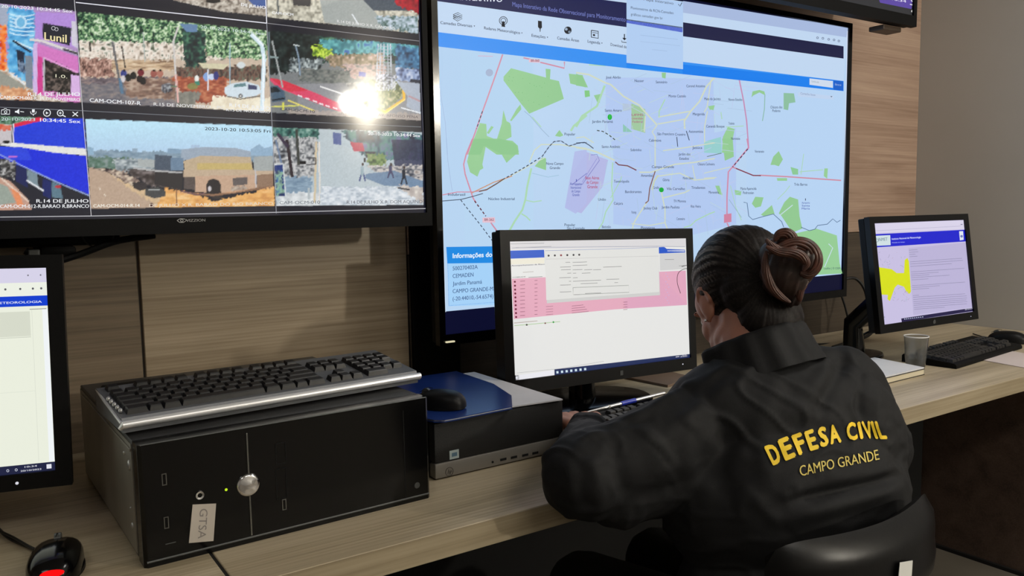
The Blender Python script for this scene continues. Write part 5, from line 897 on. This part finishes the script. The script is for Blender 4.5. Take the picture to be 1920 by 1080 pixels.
# pen with a blue cap held near the left hand
pa = hit(1086, 777, np.array((0, 1.10, 0)), np.array((0, 1.0, 0))); pa = at_z(1088, 776, 0.792); pb_ = at_z(1246, 737, 0.806)
pen = empty('pen', tuple(pa), 'clear pen with a blue cap pointing right from the hand', 'pen'); pa = Vector(pa); pb_ = Vector(pb_); dv = (pb_-pa)
mb = MB(); mb.cyl(pa, pa+dv*0.46, 0.0016, 0.0034, n=14); mb.cyl(pa+dv*.44, pa+dv, 0.0034, .0030, n=14); mb.build('barrel', M['silver'], pen, smooth=50); MB().cyl(pa+dv*0.47, pa+dv*0.64, 0.0044, n=14).build('cap', plain('pen_blue', (26, 50, 190), 0.3, var=.02), pen, smooth=50)
MB().ball(pa+dv*0.33, 0.0036, sub=2).build('tip_collar', M['whiteplastic'], pen, smooth=60)

# ------------------------------------------------------------------ lamp on the side wall (its reflection shows in the left television)
wl_ = empty('wall_lamp', (2.81, -1.90, 1.876), 'round white globe lamp on the right wall behind the camera', 'lamp')
MB().ball((2.69, -1.90, 1.874), 0.045, sub=4).build('globe', emis('globe_light', (255, 248, 232), 1350.0), wl_, smooth=60)
mb = MB(); mb.cyl((2.813, -1.90, 1.876), (2.805, -1.90, 1.876), 0.022); mb.cyl((2.808, -1.90, 1.876), (2.73, -1.90, 1.875), 0.007); mb.build('bracket', M['greyplastic'], wl_, smooth=40)
# ------------------------------------------------------------------ the seated person
def solid(mb, voxel, smooth_it=4, fac=0.5):
    """fuse overlapping shapes into one continuous skin"""
    me = mb.mesh('tmp'); o = bpy.data.objects.new('tmp', me); COL.objects.link(o)
    m = o.modifiers.new('r', 'REMESH'); m.mode = 'VOXEL'; m.voxel_size = voxel; m.adaptivity = 0
    s = o.modifiers.new('s', 'SMOOTH'); s.iterations = smooth_it; s.factor = fac
    dg = bpy.context.evaluated_depsgraph_get(); out = bpy.data.meshes.new_from_object(o.evaluated_get(dg))
    bpy.data.objects.remove(o); bpy.data.meshes.remove(me); out.materials.clear(); return out
def co(me): a = np.zeros(len(me.vertices)*3); me.vertices.foreach_get('co', a); return a.reshape(-1, 3)
def no(me): return np.array([tuple(v.normal) for v in me.vertices])
def setco(me, a): me.vertices.foreach_set('co', np.asarray(a, float).ravel()); me.update()
def dep(x, y, t): return CP+ray(x, y)*t
def topx2(P): q = P-CP; d = q@CF; return np.stack([960+FPX*(q@CR)/d, 540-FPX*(q@CU)/d], 1)
M['skin'] = plain('skin', (176, 122, 100), 0.5, sss=0.15, var=0.06, vscale=30, bump=0.08, bscale=500)
M['hair'] = plain('hair_dark', (34, 29, 28), 0.5, var=0.3, vscale=60, spec=0.35)
M['bun'] = plain('hair_auburn', (74, 42, 31), 0.4, var=0.5, vscale=90)
M['jacket'] = plain('jacket_black', (25, 25, 26), 0.72, bump=0.10, bscale=700, spec=0.22)
M['trousers'] = plain('trousers_black', (11, 11, 12), 0.85, bump=0.2, bscale=500)
HC = Vector((1.043, 0.885, 1.016)); HY, HP_, HR, HS = -16.0, -35.0, 0.0, 0.90
HM = Matrix.Translation(HC) @ Matrix.Rotation(math.radians(HY), 4, 'Z') @ Matrix.Rotation(math.radians(HP_), 4, 'X') @ Matrix.Rotation(math.radians(HR), 4, 'Y') @ Matrix.Diagonal((HS, HS, HS, 1))
def hx(p): return HM @ Vector(p)
HRT = HM.to_3x3().normalized()
def hb(mb, c, r, rx=None):
    R_ = HRT @ rx if rx is not None else HRT
    mb.ball(hx(c), tuple(k*HS for k in r), rot=R_)
person = None
SHL, SHR = Vector((0.862, 0.822, 0.838)), Vector((1.142, 0.768, 0.878))
ELL, ELR = Vector((0.690, 0.852, 0.803)), Vector((1.235, 0.765, 0.765))
WRL, WRR = Vector((0.868, 1.068, 0.787)), Vector((1.190, 0.985, 0.812))
NK = Vector((1.008, 0.822, 0.915))
def hand(mb, wr, d, roll, curl, side):
    """palm, four unequal fingers and a thumb; d points from wrist to fingertips"""
    d = Vector(d).normalized(); up = Vector((0, 0, 1)); s = d.cross(up).normalized()*side; up = s.cross(d)*side if False else Vector((0, 0, 1))
    for k in range(4):
        off = (k-1.5)*0.0185; a = wr+d*0.018+s*off*0.55; b = wr+d*(0.078-0.004*abs(k-1))+s*off
        mb.capsule(a, b, 0.0125, 0.0105)
        L = (0.040, 0.045, 0.042, 0.032)[k]; p = b; v = (d+s*off*1.2).normalized()
        for j in range(3):
            l = L*(1.0, .68, .5)[j]; v = (v-up*curl*(0.30, .62, .40)[j]).normalized(); q = p+v*l; mb.capsule(p, q, (0.0088, 0.0080, 0.0072)[j], (0.0082, 0.0074, 0.0062)[j]); p = q
    t0 = wr+d*0.025-s*0.024; t1 = t0+d*0.036-s*0.020-up*0.002; t2 = t1+d*0.030-s*0.002-up*0.004; t3 = t2+d*0.020+s*0.006-up*0.003
    mb.capsule(t0, t1, 0.0125, 0.0105); mb.capsule(t1, t2, 0.0098, 0.0086); mb.capsule(t2, t3, 0.0084, 0.007)
    mb.capsule(wr-d*0.03, wr+d*0.02, 0.021, 0.022)
mb = MB()
hb(mb, (0, -.012, .030), (.076, .094, .086)); hb(mb, (0, .030, -.028), (.060, .062, .078)); hb(mb, (0, .042, -.078), (.043, .042, .034)); hb(mb, (0, .068, -.100), (.018, .016, .015))
for s in (-1, 1):
    hb(mb, (s*.033, .052, -.030), (.028, .028, .030)); hb(mb, (s*.037, .036, -.060), (.023, .036, .030)); hb(mb, (s*.042, .040, .015), (.022, .030, .034)); hb(mb, (s*.058, .000, -.066), (.013, .034, .02)); hb(mb, (s*.009, .091, -.030), (.007, .008, .006))
    hb(mb, (s*.031, .074, .000), (.014, .013, .011)); hb(mb, (s*.030, .083, .018), (.022, .010, .007))
    # ear: shell, rim and lobe
    hb(mb, (s*.077, -.006, -.010), (.007, .016, .028), Matrix.Rotation(math.radians(s*-14), 3, 'Z'))
    R1 = [hx((s*(.080+.004*math.sin(a)), -.008+.017*math.cos(a), -.006+.029*math.sin(a))) for a in [math.radians(t) for t in range(-70, 210, 20)]]
    for a, b in zip(R1, R1[1:]): mb.capsule(a, b, .0034, .0034, 8)
    hb(mb, (s*.078, .000, -.034), (.005, .007, .008))
mb.capsule(hx((0, .084, .006)), hx((0, .099, -.026)), .0070, .0090); hb(mb, (0, .088, -.060), (.022, .010, .0055)); hb(mb, (0, .087, -.070), (.018, .010, .006)); hb(mb, (0, .076, -.086), (.02, .012, .010))
mb.capsule(hx((0, -.025, -.045)), NK, .056, .060); mb.capsule(hx((0, .01, -.06)), NK+Vector((0, .03, 0)), .045, .05)
mb.ball((1.003, .795, .850), (.150, .085, .095)); mb.capsule(SHL, SHR, .045, .045); mb.ball((1.0, .765, .72), (.135, .09, .15)); mb.ball((1.0, .72, .53), (.150, .11, .10))
for a, b, c in ((SHL, ELL, WRL), (SHR, ELR, WRR)): mb.capsule(a, b, .045, .038); mb.capsule(b, c, .036, .024)
hand(mb, WRL+Vector((.008, .010, 0)), (0.50, 0.86, 0.05), 0, 0.9, 1); hand(mb, WRR, (-0.25, 0.97, -0.03), 0, 0.55, -1)
for s in (-1, 1):
    hip = Vector((1.0+s*.075, .72, .49)); kn = Vector((1.0+s*.095, 1.13, .47)); an = Vector((1.0+s*.10, 1.16, .04))
    mb.capsule(hip, kn, .075, .052); mb.capsule(kn, an, .05, .034); mb.capsule(an, an+Vector((0, .12, -.045)), .036, .026)
body = solid(mb, .0036, 3, .4); body.materials.append(M['skin']); body.name = 'person'
person = link('person', body, None, 180, loc=(1.0, 0.70, 0.40))
tag(person, 'person seated at the desk, back turned, black jacket with yellow lettering, hair in a bun', 'person')
# eyes, brows
for s in (-1, 1):
    e = MB().ball(hx((s*.031, .0795, .000)), .0105*HS, sub=3).build('eye', M['whiteplastic'], person, smooth=60)
    MB().ball(hx((s*.031, .0885, -.001)), (.0048*HS, .0028*HS, .0048*HS), rot=HRT, sub=2).build('iris', plain('iris_brown', (50, 30, 20), 0.2, var=.02), e, smooth=60)
    mb = MB(); mb.tube([hx((s*(.014+.009*k), .0925-.0025*k*k*.35, .019+.003*math.sin(k*.9))) for k in range(5)], [.0012, .002, .002, .0017, .0008], 8); mb.build('eyebrow', M['hair'], person, smooth=60)
tag(MB().ball(hx((-.0845, .001, -.036)), .0024, sub=2).build('earring', M['chrome'], person, smooth=60), 'small bright earring')

# hair swept back to the bun
mb = MB(); hb(mb, (0, -.026, .036), (.087, .094, .091)); hb(mb, (0, -.060, -.010), (.075, .050, .068)); hb(mb, (0, -.062, -.062), (.060, .040, .058)); hb(mb, (0, -.075, .03), (.06, .045, .06))
hm = solid(mb, .0023, 8, .5)
V = co(hm); Nn = no(hm); c0 = np.array(HC); bunc = dep(1462, 500, 1.20); ax = bunc-c0; ax /= np.linalg.norm(ax); e1 = np.cross(ax, [0, 0, 1.0]); e1 /= np.linalg.norm(e1); e2 = np.cross(ax, e1)
dv = V-c0; dv /= np.linalg.norm(dv, axis=1)[:, None]; ph = np.arctan2(dv@e2, dv@e1); th = np.arccos(np.clip(dv@ax, -1, 1))
def n1(x, seed=0):
    r = np.random.default_rng(seed); T_ = r.random(4096)*2-1; i = np.floor(x).astype(int); f = x-i; f = f*f*(3-2*f); return T_[i % 4096]*(1-f)+T_[(i+1) % 4096]*f
w = ph+0.10*np.sin(th*1.6)+.012*n1(th*4+ph*3, 4)
ridge = n1(w*22+1000, 1)*.0006+n1(w*46+1000, 2)*.0007+n1(w*80+1000, 6)*.0002+n1(w*9+500, 3)*.0005
env = np.clip(np.sin(np.clip(th, 0, math.pi)), .15, 1)
setco(hm, V+Nn*(ridge*env)[:, None])
ca = hm.color_attributes.new('Strand', 'FLOAT_COLOR', 'POINT')
sv = np.clip(n1(w*70+1000, 8)*.7+n1(w*150+1000, 9)*.5+.15, 0, 1)**1.2*np.clip((V[:, 1]-HC.y+.02)/.05, 0.05, 1)
cc = np.ones((len(V), 4)); cc[:, :3] = s2l((26, 22, 21))*(1-sv[:, None])+s2l((168, 158, 150))*sv[:, None]; ca.data.foreach_set('color', cc.astype(np.float32).ravel())
hmat, hnt, hbs = newmat('hair_greying'); hbs.inputs['Roughness'].default_value = .5; hbs.inputs['Specular IOR Level'].default_value = .12; hvc = hnt.nodes.new('ShaderNodeVertexColor'); hvc.layer_name = 'Strand'; hnt.links.new(hvc.outputs['Color'], hbs.inputs['Base Color'])
hm.materials.append(hmat); hair = link('hair', hm, person, 180)
# bun
def rope(mb, pts, r, depth, strands=11, tw=1.9):
    P = spline([dep(x, y, depth+(dz if len(q) else 0)) for (x, y, *q) in pts for dz in (q[0] if q else 0,)], 9); n = len(P)
    for k in range(strands):
        a0 = 2*math.pi*k/strands; Q = []; Rr = []
        for i, p in enumerate(P):
            t = (P[min(i+1, n-1)]-P[max(i-1, 0)]).normalized(); u_ = t.cross(Vector(CF)); u_ = u_.normalized() if u_.length > .01 else Vector((0, 0, 1)); v_ = t.cross(u_); a = a0+tw*i/n
            e = (0.16+0.84*math.sin(math.pi*(i+.6)/(n+.2))**.7); Q.append(p+(u_*math.cos(a)+v_*math.sin(a))*r*.74*e); Rr.append(r*.30*e)
        mb.tube(Q, Rr, 7)
mb = MB(); mb.ball(dep(1470, 512, 1.205), (.030, .036, .042), sub=4); mb.ball(dep(1455, 480, 1.215), .026, sub=3); mb.ball(dep(1500, 500, 1.20), (.020, .022, .030), sub=3); mb.ball(dep(1482, 545, 1.215), (.018, .02, .026), sub=3); mb.ball(dep(1471, 449, 1.185), .0135, sub=3); mb.ball(dep(1506, 484, 1.178), (.020, .020, .022), sub=3)
bm_ = solid(mb, .003, 4); V = co(bm_); Nn = no(bm_); px = topx2(V); setco(bm_, V+Nn*(n1(px[:, 0]*.16+px[:, 1]*.05+900, 5)*.0018)[:, None]); bm_.materials.append(plain('hair_umber', (46, 30, 25), 0.45, var=0.4, vscale=70))
bun = link('hair_bun', bm_, person, 180)
for nm, pts, r, d_ in (('curl', [(1452, 452), (1460, 440), (1474, 438), (1484, 447), (1483, 460), (1470, 466), (1458, 461)], .0088, 1.175), ('curl', [(1440, 474), (1462, 466), (1488, 457), (1512, 462), (1526, 478), (1528, 498), (1516, 514), (1500, 512)], .0112, 1.170), ('curl', [(1436, 462), (1458, 472), (1484, 474), (1502, 480), (1512, 494), (1506, 508)], .0072, 1.150), ('curl', [(1436, 470), (1434, 492), (1438, 518), (1448, 540), (1464, 556), (1482, 567)], .0066, 1.170), ('curl', [(1436, 448), (1446, 460), (1462, 470), (1478, 470), (1494, 462)], .0062, 1.158), ('curl', [(1514, 512), (1506, 530), (1498, 545), (1500, 565)], .0075, 1.19)):
    mb = MB(); rope(mb, pts, r, d_); mb.build(nm, M['bun'], bun, smooth=60)
mb = MB()
for pts in ([(1300, 506), (1285, 504), (1272, 512), (1270, 530), (1276, 550)], [(1300, 500), (1290, 497), (1278, 500)], [(1302, 545), (1294, 548), (1290, 556)]): mb.tube(spline([dep(x, y, 1.27) for x, y in pts], 6), .0004, 5)
tag(mb.build('loose_strands', M['hair'], hair), 'fine loose hairs at the temple')

# jacket
mb = MB(); TZ = Matrix.Rotation(math.radians(-17), 3, 'Z')
def tb(c, r): p = Vector((1.0, .79, 0)); mb.ball(TZ @ (Vector(c)-p)+p, r, rot=TZ, sub=4)
tb((1.002, .800, .845), (.176, .112, .105)); tb((1.008, .765, .735), (.198, .130, .15)); tb((1.0, .74, .60), (.180, .125, .12)); tb((1.010, .812, .900), (.110, .080, .048)); tb((1.105, .772, .800), (.105, .092, .125)); tb((1.03, .775, .82), (.13, .095, .11))
mb.capsule(SHL, SHR, .056, .058, 24); mb.capsule(SHL+Vector((0, 0, .004)), NK+Vector((-.03, 0, .0)), .054, .046, 24); mb.capsule(SHR+Vector((0, 0, .004)), NK+Vector((.035, 0, .0)), .056, .048, 24)
mb.capsule(SHL, ELL, .064, .060, 24); mb.capsule(ELL, WRL-(WRL-ELL)*.08, .062, .035, 24); mb.capsule(SHR, ELR, .066, .060, 24); mb.capsule(ELR, WRR-(WRR-ELR)*.08, .057, .036, 24)
mb.capsule(SHL+Vector((.03, -.01, -.04)), ELL+Vector((.05, -.01, -.03)), .055, .052, 24); mb.capsule(SHR+Vector((-.03, 0, -.05)), ELR+Vector((-.05, .0, 0)), .06, .05, 24)
jm = solid(mb, .0040, 8, .5)
from mathutils.bvhtree import BVHTree
def bvh(me): return BVHTree.FromPolygons([tuple(v.co) for v in me.vertices], [tuple(p.vertices) for p in me.polygons])
def relax(me, it=2, f=.5):
    b = bmesh.new(); b.from_mesh(me)
    for _ in range(it): bmesh.ops.smooth_vert(b, verts=b.verts[:], factor=f, use_axis_x=True, use_axis_y=True, use_axis_z=True)
    b.to_mesh(me); b.free()
def fold(me, items):
    """raised or sunken cloth folds along lines laid over the garment"""
    T_ = bvh(me); V = co(me); Nn = no(me); D = np.zeros(len(V))
    for pts, amp, wid in items:
        P = []
        for x, y in [tuple(p) for p in spline([(a, b, 0) for a, b in pts], 4)][0:] and [(p[0], p[1]) for p in spline([(a, b, 0) for a, b in pts], 4)]:
            h = T_.ray_cast(Vector(CP), Vector(ray(x, y)).normalized())
            if h[0] is not None: P.append(np.array(h[0]))
        n = len(P)
        if n < 2: continue
        best = np.full(len(V), 9.0); par = np.zeros(len(V))
        for i in range(n-1):
            a, b = P[i], P[i+1]; ab = b-a; L2 = ab@ab+1e-12; t = np.clip((V-a)@ab/L2, 0, 1); d = np.linalg.norm(V-a-t[:, None]*ab, axis=1); m = d < best; best[m] = d[m]; par[m] = (i+t[m])/(n-1)
        D += amp*np.exp(-(best/wid)**2)*np.clip(np.sin(np.clip(par, 0.03, .97)*math.pi)*1.6, 0, 1)
    setco(me, V+Nn*D[:, None])
def vnoise(P, s, seed):
    r = np.random.default_rng(seed); T_ = r.random((64, 64, 64)); q = P*s; i = np.floor(q).astype(int); f = q-i; f = f*f*(3-2*f); out = 0
    for a in (0, 1):
        for b in (0, 1):
            for c in (0, 1):
                out = out+T_[(i[:, 0]+a) % 64, (i[:, 1]+b) % 64, (i[:, 2]+c) % 64]*(f[:, 0] if a else 1-f[:, 0])*(f[:, 1] if b else 1-f[:, 1])*(f[:, 2] if c else 1-f[:, 2])
    return out-.5
def crease(V):
    W_ = V+np.stack([vnoise(V, 9, 21), vnoise(V, 9, 22), vnoise(V, 9, 23)], 1)*.07
    a = np.clip(1-np.abs(vnoise(W_@np.array([[1, 0, .5], [0, 1, .4], [-.4, 0, .9]]).T*[1.5, 1.2, .6], 17, 31))*7, 0, 1)**1.5; b = np.clip(1-np.abs(vnoise(W_*[.7, .9, 1.5], 26, 32))*6, 0, 1)**1.5
    m = np.clip(vnoise(V, 8, 41)*3+.45, 0, 1); return a*.0052*m+b*.0030*(1-m)
V = co(jm); Nn = no(jm); setco(jm, V+Nn*(vnoise(V*[1, 1, .6], 16, 1)*.010+vnoise(V*[1, 1, .5], 34, 2)*.003+crease(V)*1.0)[:, None])
fold(jm, [
    ([(1330, 700), (1270, 735), (1215, 770), (1165, 790), (1120, 800)], .006, .010), ([(1400, 700), (1330, 750), (1270, 800), (1230, 850)], .004, .012), ([(1470, 690), (1440, 760), (1400, 830), (1360, 900)], .003, .014),
    ([(1590, 640), (1570, 700), (1545, 750), (1530, 790)], -.006, .010), ([(1560, 650), (1545, 700), (1520, 740)], .005, .012), ([(1620, 690), (1610, 740), (1612, 790)], -.005, .009), ([(1650, 720), (1645, 770), (1650, 830)], .004, .010),
    ([(1460, 780), (1500, 770), (1560, 790), (1600, 830)], .003, .012), ([(1440, 800), (1430, 850), (1450, 910)], .003, .012), ([(1100, 850), (1120, 900), (1130, 960)], .006, .012), ([(1150, 830), (1160, 890), (1180, 940)], -.006, .012), ([(1060, 860), (1070, 900), (1075, 950)], .005, .010),
    ([(1200, 800), (1230, 850), (1250, 920)], .005, .016), ([(1130, 800), (1150, 790), (1190, 790), (1230, 780)], -.004, .008), ([(1080, 830), (1110, 815), (1140, 812)], .004, .006), ([(1470, 945), (1550, 925), (1640, 905), (1712, 884)], -.012, .007), ([(1460, 975), (1560, 950), (1650, 925), (1718, 905)], .008, .012),
    ([(1520, 880), (1600, 900), (1680, 880)], .003, .012), ([(1300, 780), (1290, 860), (1300, 930)], .004, .016), ([(1360, 800), (1350, 880), (1370, 950)], -.004, .016), ([(1680, 780), (1690, 830), (1680, 880)], -.003, .010)])
V = co(jm); m_ = (V[:, 1] > .9) & (V[:, 2] < DZ+.0015) & (V[:, 2] > .70) & (V[:, 1] < 1.2) & (V[:, 0] < .95); V[m_, 2] = DZ+.0015+(V[m_, 2]-DZ)*.02; setco(jm, V); relax(jm); jm.materials.append(M['jacket']); jacket = link('jacket', jm, person, 180)
# collar: a stand-up band with a folded outer flap
def band(c, rx, ry, tilt, rz, a0, a1, prof, n=44):
    bm2 = MB(); R_ = Matrix.Translation(c) @ Matrix.Rotation(math.radians(rz), 4, 'Z') @ Matrix.Rotation(math.radians(tilt), 4, 'X'); rows = []
    for i in range(n+1):
        a = math.radians(a0+(a1-a0)*i/n); wv = 1+.025*math.sin(i*1.3)+.02*math.sin(i*.47+1); rows.append([bm2.bm.verts.new(R_ @ Vector(((rx+o)*wv*math.cos(a), (ry+o)*wv*math.sin(a), z))) for o, z in prof])
    for A, B in zip(rows, rows[1:]):
        m = len(prof)
        for k in range(m): bm2.bm.faces.new((A[k], A[(k+1) % m], B[(k+1) % m], B[k]))
    bm2.bm.faces.new(rows[0][::-1]); bm2.bm.faces.new(rows[-1]); return bm2
cprof = [(-.002, -.034), (-.004, .018), (-.003, .026), (.001, .029), (.006, .025), (.008, .010), (.010, -.008), (.013, -.020), (.016, -.036)]
cb = band(NK+Vector((0.004, .006, .020)), .080, .078, -26, 4, -205, 25, cprof); bmesh.ops.subdivide_edges(cb.bm, edges=cb.bm.edges[:], cuts=1, use_grid_fill=True)
cb.build('collar', M['jacket'], jacket, smooth=60)
# lettering printed on the back
JT = bvh(jm); 
jw = Vector(WL[person])
def on_jacket(x, y, lift):
    h = JT2.ray_cast(Vector(CP), Vector(ray(x, y)).normalized()); return None if h[0] is None else (h[0], h[1])
JT2 = BVHTree.FromPolygons([tuple(Vector(v.co)+jw) for v in jm.vertices], [tuple(p.vertices) for p in jm.polygons])
def curve_at(pts, t):
    us = np.array([p[0] for p in pts]); return np.array([np.interp(t, us, [p[1] for p in pts]), np.interp(t, us, [p[2] for p in pts])])
def print_on(txt, base, top, bold, name, mat):
    v, f = font_tris(txt, bold); x0, x1 = v[:, 0].min(), v[:, 0].max()
    bm3 = bmesh.new(); vs = [bm3.verts.new((*p, 0)) for p in v]
    for t in f:
        try: bm3.faces.new([vs[i] for i in t])
        except ValueError: pass
    bmesh.ops.triangulate(bm3, faces=bm3.faces[:])
    for _ in range(2):
        es = [e for e in bm3.edges if e.calc_length() > .14]
        if es: bmesh.ops.subdivide_edges(bm3, edges=es, cuts=2); bmesh.ops.triangulate(bm3, faces=bm3.faces[:])
    for q in bm3.verts:
        u_ = (q.co.x-x0)/(x1-x0); h = q.co.y/0.7; b = curve_at(base, u_); t = curve_at(top, u_); p = b+(t-b)*h
        r_ = on_jacket(p[0], p[1], 0)
        if r_ is None: q.co = Vector(CP)+Vector(ray(*p))*1.1; continue
        nrm = r_[1]; nrm = nrm if nrm.dot(Vector(CF)) < 0 else -nrm; q.co = r_[0]+nrm*0.0016
    me = bpy.data.meshes.new(name); bm3.to_mesh(me); bm3.free(); me.materials.append(mat); return link(name, me, jacket)
M['yellow'] = plain('print_yellow', (246, 208, 30), 0.6, var=0.04, vscale=60); M['yellow2'] = plain('print_pale_yellow', (222, 200, 96), 0.6, var=0.04, vscale=60)
for chx, b0, b1, t0, t1 in (('D', (1098, 612), (1140, 596), (1062, 540), (1106, 520)), ('E', (1150, 592), (1196, 573), (1118, 512), (1163, 492)), ('F', (1207, 569), (1245, 554), (1175, 490), (1217, 475)), ('E', (1255, 551), (1294, 540), (1228, 473), (1268, 461)), ('S', (1300, 537), (1336, 527), (1285, 459), (1321, 449)), ('A', (1342, 525), (1388, 514), (1328, 448), (1372, 440)), ('C', (1415, 507), (1456, 502), (1405, 437), (1445, 432)), ('I', (1466, 501), (1480, 500), (1452, 432), (1466, 431)), ('V', (1488, 500), (1526, 499), (1470, 431), (1508, 430)), ('I', (1530, 499), (1543, 499), (1509, 430), (1522, 430)), ('L', (1549, 499), (1580, 499), (1527, 430), (1558, 432))):
    g4 = [(960+x/2.25, 600+y/2.25) for x, y in (b0, b1, t0, t1)]
    print_on(chx, [(0, *g4[0]), (1, *g4[1])], [(0, *g4[2]), (1, *g4[3])], .048, 'letter', M['yellow'])
print_on('CAMPO GRANDE', [(0, 1500, 893), (.5, 1573, 877), (1, 1648, 862)], [(0, 1497, 874), (.5, 1570, 858), (1, 1644, 843)], .008, 'lettering', M['yellow2'])
# trousers and shoes
mb = MB(); mb.ball((1.0, .72, .53), (.165, .125, .115))
for s in (-1, 1):
    hip = Vector((1.0+s*.075, .72, .50)); kn = Vector((1.0+s*.095, 1.13, .475)); an = Vector((1.0+s*.10, 1.16, .09)); mb.capsule(hip, kn, .088, .066, 20); mb.capsule(kn, an, .064, .058, 20)
tm = solid(mb, .006, 5); tm.materials.append(M['trousers']); link('trousers', tm, person, 180)
for s in (-1, 1):
    mb = MB(); mb.capsule((1.0+s*.10, 1.14, .0), (1.0+s*.10, 1.25, -.018), .042, .034); mb.ball((1.0+s*.10, 1.28, -.020), (.042, .05, .028)); mb.box((1.0+s*.10-.043, 1.09, FZ), (1.0+s*.10+.043, 1.33, FZ+.02), .008)
    sm = solid(mb, .005, 3); sm.materials.append(M['black']); link('shoe', sm, person, 180)

# ------------------------------------------------------------------ chair
ch = empty('office_chair', (0.97, 0.66, FZ), 'black padded office chair under the seated person', 'chair')
M['leather'] = plain('black_leather', (8, 8, 9), 0.34, bump=0.05, bscale=260, spec=0.2)
CM = Matrix.Translation((0.918, 0.580, 0.588)) @ Matrix.Rotation(math.radians(3), 4, 'Z') @ Matrix.Rotation(math.radians(7), 4, 'X')
mb = MB(); nu, nv = 30, 24; Wc, Hc = .186, .19
def cush(u_, v_, side):
    a = Wc*(1.0-.13*(1-v_))*u_; e = max(0, 1-abs(u_)**5)*max(0, 1-abs(v_)**7); th_ = .034*e**.5
    rid = .007*math.exp(-((v_-.62)/.07)**2)-.005*math.exp(-((v_-.46)/.07)**2)
    y = .035*u_*u_*1.0+(-(th_+rid*e**.5) if side else th_*.7)
    rc = 1-.09*(abs(u_)**9)*(v_ > 0); return CM @ Vector((a, y, Hc*v_*rc-.008*u_))
g = {}
for sd in (0, 1):
    for i in range(nu+1):
        for j in range(nv+1): g[sd, i, j] = mb.bm.verts.new(cush(-1+2*i/nu, -1+2*j/nv, sd))
for sd in (0, 1):
    for i in range(nu):
        for j in range(nv): mb.bm.faces.new((g[sd, i, j], g[sd, i+1, j], g[sd, i+1, j+1], g[sd, i, j+1]))
bmesh.ops.remove_doubles(mb.bm, verts=mb.bm.verts[:], dist=1e-5); mb.build('backrest', M['leather'], ch, smooth=70)
mb = MB(); mb.ball((0.97, .72, .385), (.235, .225, .036), sub=4); st = solid(mb, .006, 3); st.materials.append(M['leather']); link('seat', st, ch, 180)
mb = MB(); mb.box((.945, .50, .33), (.985, .75, .35), .004); mb.box((.92, .478, .33), (.96, .505, .52), .006); mb.build('back_bracket', M['matte'], ch)
MB().cyl((0.97, .70, .06), (0.97, .70, .34), .026, .020).build('gas_lift', M['greymetal'], ch, smooth=40)
mb = MB(); mb.cyl((0.97, .70, .03), (0.97, .70, .09), .045, .035); mb.build('hub', M['matte'], ch, smooth=40)
for k in range(5):
    a = math.radians(20+72*k); dx, dy = math.cos(a), math.sin(a); mb = MB(); mb.tube([(0.97+dx*.03, .70+dy*.03, .062), (0.97+dx*.15, .70+dy*.15, .045), (0.97+dx*.27, .70+dy*.27, .028)], [.022, .019, .015], 10); lg = mb.build('leg', M['matte'], ch, smooth=50)
    c = Vector((0.97+dx*.27, .70+dy*.27, FZ+.027)); mb = MB(); n_ = Vector((-dy, dx, 0)); mb.cyl(c-n_*.022, c-n_*.006, .026, n=20); mb.cyl(c+n_*.006, c+n_*.022, .026, n=20); mb.cyl(c-n_*.006, c+n_*.006, .008, n=12); mb.cyl(c, c+Vector((0, 0, .055)), .006, n=10); mb.build('caster', M['black'], lg, smooth=40)
# white care tag on the rear of the backrest
P4 = [(1683, 1052), (1707, 1048), (1704, 1092), (1679, 1092)]
CT = BVHTree.FromPolygons([tuple(Vector(v.co)+WL[ch]) for v in bpy.data.objects['backrest'].data.vertices], [tuple(p.vertices) for p in bpy.data.objects['backrest'].data.polygons])
Q = []
for x, y in P4:
    h = CT.ray_cast(Vector(CP), Vector(ray(x, y)).normalized()); Q.append((h[0], h[1]) if h[0] is not None else (Vector(dep(x, y, 1.0)), Vector((0, -1, 0))))
mb = MB(); A_ = [mb.bm.verts.new(p-Vector(CF)*.006) for p, n in Q]; B_ = [mb.bm.verts.new(p-Vector(CF)*.005) for p, n in Q]; mb.bm.faces.new(A_); mb.bm.faces.new(B_[::-1])
for k in range(4): mb.bm.faces.new((A_[k], A_[(k+1) % 4], B_[(k+1) % 4], B_[k]))
tag(mb.build('care_tag', M['whiteplastic'], ch), 'white cloth tag')
